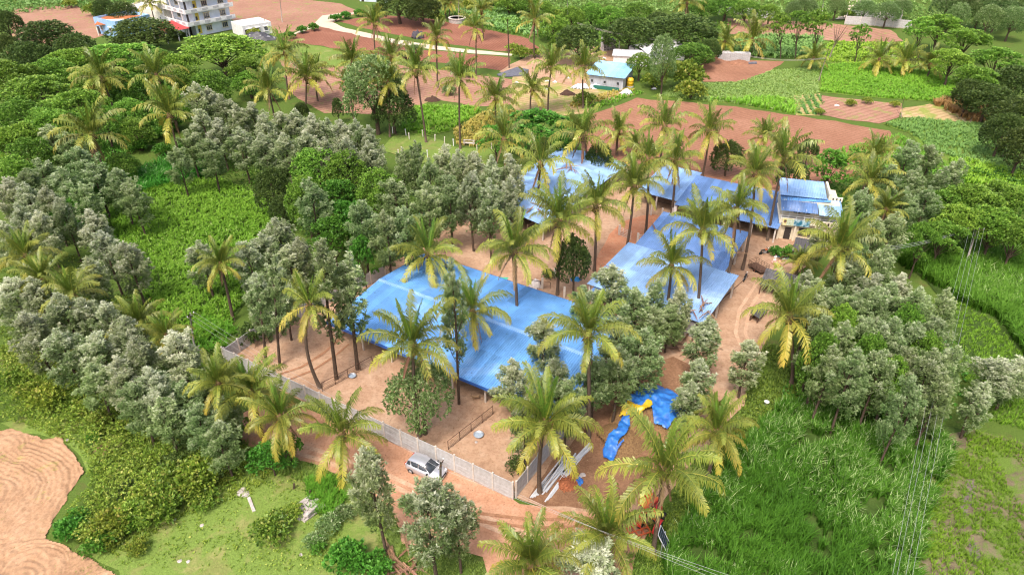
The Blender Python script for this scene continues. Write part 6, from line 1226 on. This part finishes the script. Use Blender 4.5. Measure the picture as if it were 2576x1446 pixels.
def hut():
    a, b = G(1475, 218), G(1566, 229); d = b-a; rz = math.atan2(d.y, d.x); W = d.length; e = d.normalized(); nrm = Vector((-e.y, e.x, 0)); D = 9.
    t = thing('hut', 'grey sheet walled hut with clean sky blue roof in the fields', 'hut', (a+b)/2+nrm*D/2, rz); H = 2.9
    hw = plain('grey wall sheeting', (.48, .50, .54), .6, (.36, .36, .38), 1.2, stretch=(4, 4, .3))
    n = 9
    for k in range(n):
        for s in (-1, 1): MB().box((-W/2+W*(k+.5)/n, s*(D/2-.05), H/2), (W/n-.03, .06+.02*(k % 2), H)).build('wall_sheet', hw, t)
        for s in (-1, 1): MB().box((s*(W/2-.05), -D/2+D*(k+.5)/n, H/2), (.06+.02*(k % 2), D/n-.03, H)).build('wall_sheet', hw, t)
    roof_sheets(t, (-W/2-.4, -D/2-.5, H+.05), (1, 0, 0), (0, D+1, .5), W+.8, D+1.1, 7, 1, m_skyb, .03)
    for x in (-W*.35, 0, W*.36): w = MB().box((x, -D/2-.06, 1.5), (.5, .05, .6)).build('window', m_glass, t); MB().box((x, -D/2-.09, 1.17), (.62, .08, .06)).build('sill', m_white, w)
    MB().box((W/2+.06, -1.5, 1.), (.06, .9, 2.)).build('door', m_dark, t)
    for x in (-W*.45, -W*.2, W*.1, W*.4): MB().tube([(x, -D/2-1.1, 0), (x, -D/2-1.1, 1.2)], .04, 5).build('fence_stake', m_rust, t)
    MB().box((W*.08, -D/2-1.15, .55), (W*.7, .04, .8)).build('green_net', plain('green shade net', (.03, .17, .13), .7), t)
    p = (a+b)/2
    for i, (x, y, rx) in enumerate(((1462, 222, 2.6), (1498, 222, 2.), (1575, 236, 1.6))): tag(heap('tarpaulin_sheet', None, None, G(x, y), rx, 1., 1., plain('grey white sheet', (.62, .62, .66), .5, (.45, .45, .5), 3) if i == 0 else bpy.data.materials['grey white sheet'], 60+i, .4, 14), f'grey white plastic cover, {ordinal(i, 3)} at the foot of the hut', 'tarpaulin', 'covers round the hut')
    t = thing('water_tank', 'yellow water tank beside the hut', 'tank', G(1584, 219)); MB().lathe([(.75, .3), (.8, .4), (.8, .9), (.84, .95), (.8, 1.), (.8, 1.5), (.84, 1.55), (.8, 1.6), (.8, 1.9), (.4, 2.15), (.3, 2.2)], (0, 0, 0), 20).build('shell', plain('yellow tank plastic', (.78, .48, .03), .4), t, True); MB().lathe([(.3, 2.2), (.32, 2.22), (.3, 2.3), (.02, 2.32)], (0, 0, 0), 14).build('lid', m_tyre, t, True); MB().lathe([(.9, 0), (.9, .3)], (0, 0, 0), 14).build('stand', m_conc, t)
hut()
for lab, c, W, D, H, rz, m in (('white low roofed store behind the blue roofed hut', (1588, 160), 9, 5, 2.4, -12, m_white), ('pale grey sheet roofed shed behind the grey tree', (1650, 150), 12, 8, 3.2, 28, m_creamp)):
    t = thing('store_shed', lab, 'shed', G(*c), R(rz)); walls_box(t, W, D, H, m_white); mp = painted_sheet('pale roof '+lab[:5], (.62, .61, .62), (.4, .38, .38), .3); s = math.hypot(D/2+.3, .9)
    roof_sheets(t, (-W/2-.3, -D/2-.3, H), (1, 0, 0), (0, D/2+.3, .9), W+.6, s, int(W), 1, mp); roof_sheets(t, (W/2+.3, D/2+.3, H), (-1, 0, 0), (0, -D/2-.3, .9), W+.6, s, int(W), 1, mp); d = MB().box((W*.2, -D/2-.03, 1.), (1., .06, 2.)).build('door', m_dark, t)
t = thing('block_stack', 'tall stack of white hollow blocks behind the hut yard', 'blocks', G(1529, 126), R(20)); bm_ = MB(); 
for s in (-1, 1): bm_.box((s*.36, 0, 0), (.14, .55, .62)); bm_.box((0, 0, s*.26), (.6, .55, .1))
bmm = bm_.mesh('block', m_conc)
for k in range(5):
    for j in range(3):
        for i in range(4 if k < 4 else 2): obj('block', bmm, t, (-1.35+.9*i+random.uniform(-.04, .04), -.65+.62*j, .33+.66*k), (0, 0, random.uniform(-.05, .05)))
t = thing('block_stack', 'long low stack of grey concrete blocks on red earth', 'blocks', G(1845, 153), R(-8)); bme2 = MB().box((0, 0, 0), (.98, .95, .48)).mesh('block', m_conc)
for k in range(4):
    for j in range(2):
        for i in range(8): obj('block', bme2, t, (-3.5+i+random.uniform(-.03, .03), j, .25+.5*k), (0, 0, random.uniform(-.02, .02)))
for lab, pf in (('black shade net spread on the ground left of the hut', [(1250, 190), (1300, 172), (1330, 178), (1325, 192), (1262, 196)]), ('small dark sheet on the red earth', [(1880, 160), (1902, 158), (1904, 162), (1882, 163)])):
    m = MB(); P = world_poly(pf); tag(m.prism(P, .05, .3).build('ground_net', plain('black net '+lab[:5], (.09, .09, .11), .6, (.16, .16, .19), 2)), lab, 'net')
for i, (x, y) in enumerate([(1372, 226), (1376, 205), (1395, 208), (1430, 198), (1470, 148), (1490, 150), (1520, 148), (1705, 190), (1725, 178), (2105, 267), (1300, 210), (1645, 225)]): tag(heap('litter', None, None, G(x, y), .7, .5, .35, m_whitepl, 120+i, .5, 8), 'x', 'litter', 'white litter around the hut')
for i, o in enumerate(sorted([o for o in bpy.data.objects if o.name.startswith('litter')], key=lambda o: proj(o.location)[0])): o['label'] = f'white scrap, {ordinal(i, 12)} on the open ground around the hut'
# stone well, bare tree, twig forks
t = thing('well', 'low stone well ring beside the far pole', 'well', G(1150, 56)); MB().lathe([(2.6, 0), (2.6, 1.2), (2.2, 1.2), (2.2, .1)], (0, 0, 0), 20).build('ring', m_stone, t); MB().lathe([(2.75, 1.2), (2.75, 1.35), (2.1, 1.35), (2.1, 1.2)], (0, 0, 0), 20).build('coping', m_post, t)
b3 = G(2085, 150); t = thing('bare_tree', 'leafless tree leaning beside the row crop plot', 'tree', b3); m = MB(); m.tube([(0, 0, -.1), (.4, 0, 3), (.9, 0, 5)], [.16, .12, .09], 6).build('trunk', m_barkpale, t, True); m = MB()
for k in range(14): a = k*2.4; m.tube([(.5+.03*k, 0, 3+.15*k), (.9+math.cos(a)*.9, math.sin(a)*.9, 5.5+.12*k), (1.1+math.cos(a)*1.7, math.sin(a)*1.6, 7.2+.15*k)], [.06, .035, .01], 4)
m.build('branches', m_bark, t, True)
for i, (a, b, c) in enumerate((((2267, 297), (2273, 250), (2256, 276)), ((2440, 312), (2405, 292), (2446, 294)), ((2520, 400), (2530, 375), (2524, 388)))): 
    q = G(*a); m = MB().tube([(0, 0, -.1), up_at(q, *b)-q], [.07, .04], 5).tube([(0, 0, .2), up_at(q, *c)-q], [.06, .03], 5); tag(m.build('stake', m_barkpale, None, True, q), ('forked pale stake at the corner of the pink field', 'crossed stakes by the dry reeds', 'thin stake in the pale crop at the right edge')[i], 'stake')

# ---------------------------------------------------------------- far grey walls
slab_wall('long grey wall beyond the pale field at the top', [G(1827, 34), G(1880, 40), G(1945, 50)], 2.4, 'far_wall', 4.)
slab_wall('near side of the grey walled enclosure at the top right', [G(2124, 62), G(2200, 66), G(2290, 74)], 2.6, 'far_wall', 4.); slab_wall('back side of the grey walled enclosure at the top right', [G(2130, 46), G(2210, 50), G(2265, 54)], 2.6, 'far_wall', 4.); slab_wall('short end of the grey enclosure at the top right', [G(2124, 61.5), G(2130, 46.5)], 2.6, 'far_wall', 4.)
mb = MB(); tag(sheet('path', [(2100, 50), (2128, 30), (2140, 0), (2160, -12), (2170, 0), (2150, 26), (2140, 50)], m_path, 'pale far road at the top right'), None)

# ---------------------------------------------------------------- the tall white house and its neighbours
def window(t, c, w, h, rz=0, face='y', s=-1, fm=None):
    """opening with frame, panes, sill and hood"""
    f = MB(); q = Vector(c); ax = (lambda u, d, z: Vector((u, s*d, z))) if face == 'y' else (lambda u, d, z: Vector((s*d, u, z)))
    def bx(m, u, d, z, du, dd, dz): m.box(q+ax(u, d, z), (du, dd, dz) if face == 'y' else (dd, du, dz))
    g = MB(); bx(g, 0, .02, 0, w, .05, h); o = g.build('window', m_glass, t)
    for sx in (-1, 1): bx(f, sx*w/2, .06, 0, .1, .1, h+.1)
    for sz in (-1, 1): bx(f, 0, .06, sz*h/2, w+.2, .1, .1)
    for k in (-1, 1): bx(f, k*w/6, .05, 0, .05, .06, h)
    f.build('frame', fm or m_cream, o); sl = MB(); bx(sl, 0, .2, h/2+.2, w+.5, .4, .1); sl.build('hood', fm or m_cream, o); sl = MB(); bx(sl, 0, .12, -h/2-.1, w+.3, .25, .08); sl.build('sill', fm or m_cream, o)
def white_house():
    c0, c1 = G(497, 92), G(566, 78); d = c1-c0; rz = math.atan2(d.y, d.x); W = max(11.5, d.length); D = 14.
    t = thing('white_house', 'tall white house with tiers of balconies at the top left', 'house', c0, rz); S_ = 3.35
    grey = plain('grey parapet panel', (.46, .45, .46), .8, (.36, .35, .36), 3); yel = plain('yellow wall paint', (.68, .50, .08), .7)
    for k in range(4):
        z = S_*k
        MB().box((W/2, D/2, z+S_/2), (W, D, S_-.02)).build('storey_wall', m_bwhite, t)
        if k:
            MB().box((W/2-1.1, D/2-.8, z), (W+3.4, D+1.6, .22)).build('balcony_slab', m_white, t)
            par = MB().box((W/2-1.1, -1.6, z+.6), (W+3.4, .14, .95)).build('parapet', m_white, t)
            for q in range(4): MB().box((-.2+q*3.4, -1.69, z+.6), (1.7, .06, .6)).build('panel', grey, par)
            par = MB().box((-2.75, D/2-.8, z+.6), (.14, D+1.4, .95)).build('parapet', m_white, t)
            for q in range(4): MB().box((-2.84, .6+q*3.3, z+.6), (.06, 1.7, .6)).build('panel', grey, par)
            for q in range(3): MB().box((-2.5, 1.2+5.5*q, z-S_/2), (.3, .3, S_-.2)).build('column', m_white, t)
        window(t, (4.1, 0, z+1.75), 1.7, 1.4); window(t, (9.2, 0, z+1.75), 1.7, 1.4); window(t, (0, 8, z+1.75), 1.6, 1.4, face='x')
        MB().box((1.2, -.06, z+1.7), (1.0, .1, 2.2)).build('accent_panel', yel, t); dd = MB().box((-.05, 3.2, z+1.1), (.1, 1.1, 2.2)).build('door', m_dark, t); MB().box((-.12, 3.6, z+1.1), (.05, .06, .15)).build('handle', m_steel, dd)
        wn_ = MB().box((.9, -.14, z+1.5), (.55, .06, .9)).build('window', m_glass, t)
    MB().box((W/2-1, D/2, 4*S_), (W+3, D+1.4, .25)).build('roof', m_white, t)
    rr = plain('red roof sheet', (.48, .06, .06), .5, (.38, .05, .05), 3)
    tt = thing('porch', 'red sheet porch roof on dark posts against the white house', 'porch', c0-Vector((math.cos(rz), math.sin(rz), 0))*7.2, rz); roof_sheets(tt, (-2.5, -1.8, 3.0), (1, 0, 0), (0, 8.5, .8), 7., 8.6, 7, 1, rr, .05)
    for x in (-2.3, 1., 4.2):
        for y in (-1.4, 6): MB().box((x, y, 1.5), (.25, .25, 3.)).build('post', m_conc, tt)
    MB().box((1, 6.2, 1.4), (6.6, .2, 2.8)).build('wall', m_mud, tt)
white_house()
def flat_house(label, a, b, D, H, mat, par=.5, name='low_house', wins=3, roofm=None):
    p, q = G(*a), G(*b); d = q-p; W = d.length; t = thing(name, label, 'house', p, math.atan2(d.y, d.x)); walls_t = .25
    MB().box((W/2, D/2, H/2), (W, D, H)).build('wall', mat, t); MB().box((W/2, D/2, H+.04), (W-.5, D-.5, .1)).build('roof', roofm or m_creamp, t)
    for c, dd in (((W/2, .1, H+par/2), (W, .2, par)), ((W/2, D-.1, H+par/2), (W, .2, par)), ((.1, D/2, H+par/2), (.2, D-.4, par)), ((W-.1, D/2, H+par/2), (.2, D-.4, par))): MB().box(c, dd).build('parapet', mat, t)
    for k in range(wins): window(t, (W*(k+.7)/(wins+.4), 0, H*.52), 1.1, 1.1, fm=m_white)
    MB().box((W*.12, -.05, 1.05), (1., .08, 2.1)).build('door', m_dark, t); return t
flat_house('small flat roofed white house beside the dark red field', (615, 96), (686, 84), 8, 3.0, m_white, .25, wins=3)
flat_house('long cream house with parapets left of the white house', (312, 62), (425, 66), 12, 4.2, m_creamp, .6)
flat_house('taller cream block with an orange tank on its roof', (396, 72), (432, 78), 10, 5.8, m_creamp, .5, wins=1)
flat_house('blue walled house with cream parapet by the orange roof', (246, 84), (300, 96), 11, 3.6, plain('blue wall paint', (.22, .42, .70), .7, (.35, .5, .7), .8), .9, wins=2)
pt_ = G(404, 60); t = thing('roof_tank', 'orange water tank on the cream block', 'tank', pt_+Vector((1, 3, 6.3))); MB().lathe([(.9, 0), (.95, .1), (.95, 1.4), (.5, 1.75), (.4, 1.8)], (0, 0, 0), 16).build('shell', plain('orange tank plastic', (.75, .34, .03), .4), t, True); MB().lathe([(.42, 1.8), (.42, 1.92), (.02, 1.95)], (0, 0, 0), 12).build('lid', m_tyre, t)
t = thing('tiled_roof_shed', 'orange tiled lean-to between the blue and cream houses', 'shed', G(282, 84), R(8)); roof_sheets(t, (-3, -3, 3.), (1, 0, 0), (0, 6, 1.), 11, 6.1, 11, 1, plain('orange clay tile', (.52, .19, .07), .8, (.40, .14, .06), 3), .06)
for x in (-2.8, 7.6):
    for y in (-2.6, 2.6): MB().box((x, y, 1.5), (.25, .25, 3)).build('post', m_creamp, t)
MB().box((2.4, 2.8, 1.4), (10, .2, 2.8)).build('wall', m_creamp, t)
heap('covered_heap', 'black sheeted heap weighted with white sacks by the small white house', 'heap', G(652, 100), 5.5, 2.2, 2.2, plain('black sheeting', (.05, .05, .06), .5, (.75, .75, .75), 1.2, contrast=(.3, .42)), 44, .3, 20)
flat_house('pale long building at the top edge beyond the pale field', (905, 4), (972, 8), 8, 3., plain('pale blue grey wall', (.6, .66, .74), .7), .2, wins=2); flat_house('grey building at the top edge behind the far palms', (1205, 14), (1232, 16), 6, 5., m_conc, .3, wins=1)
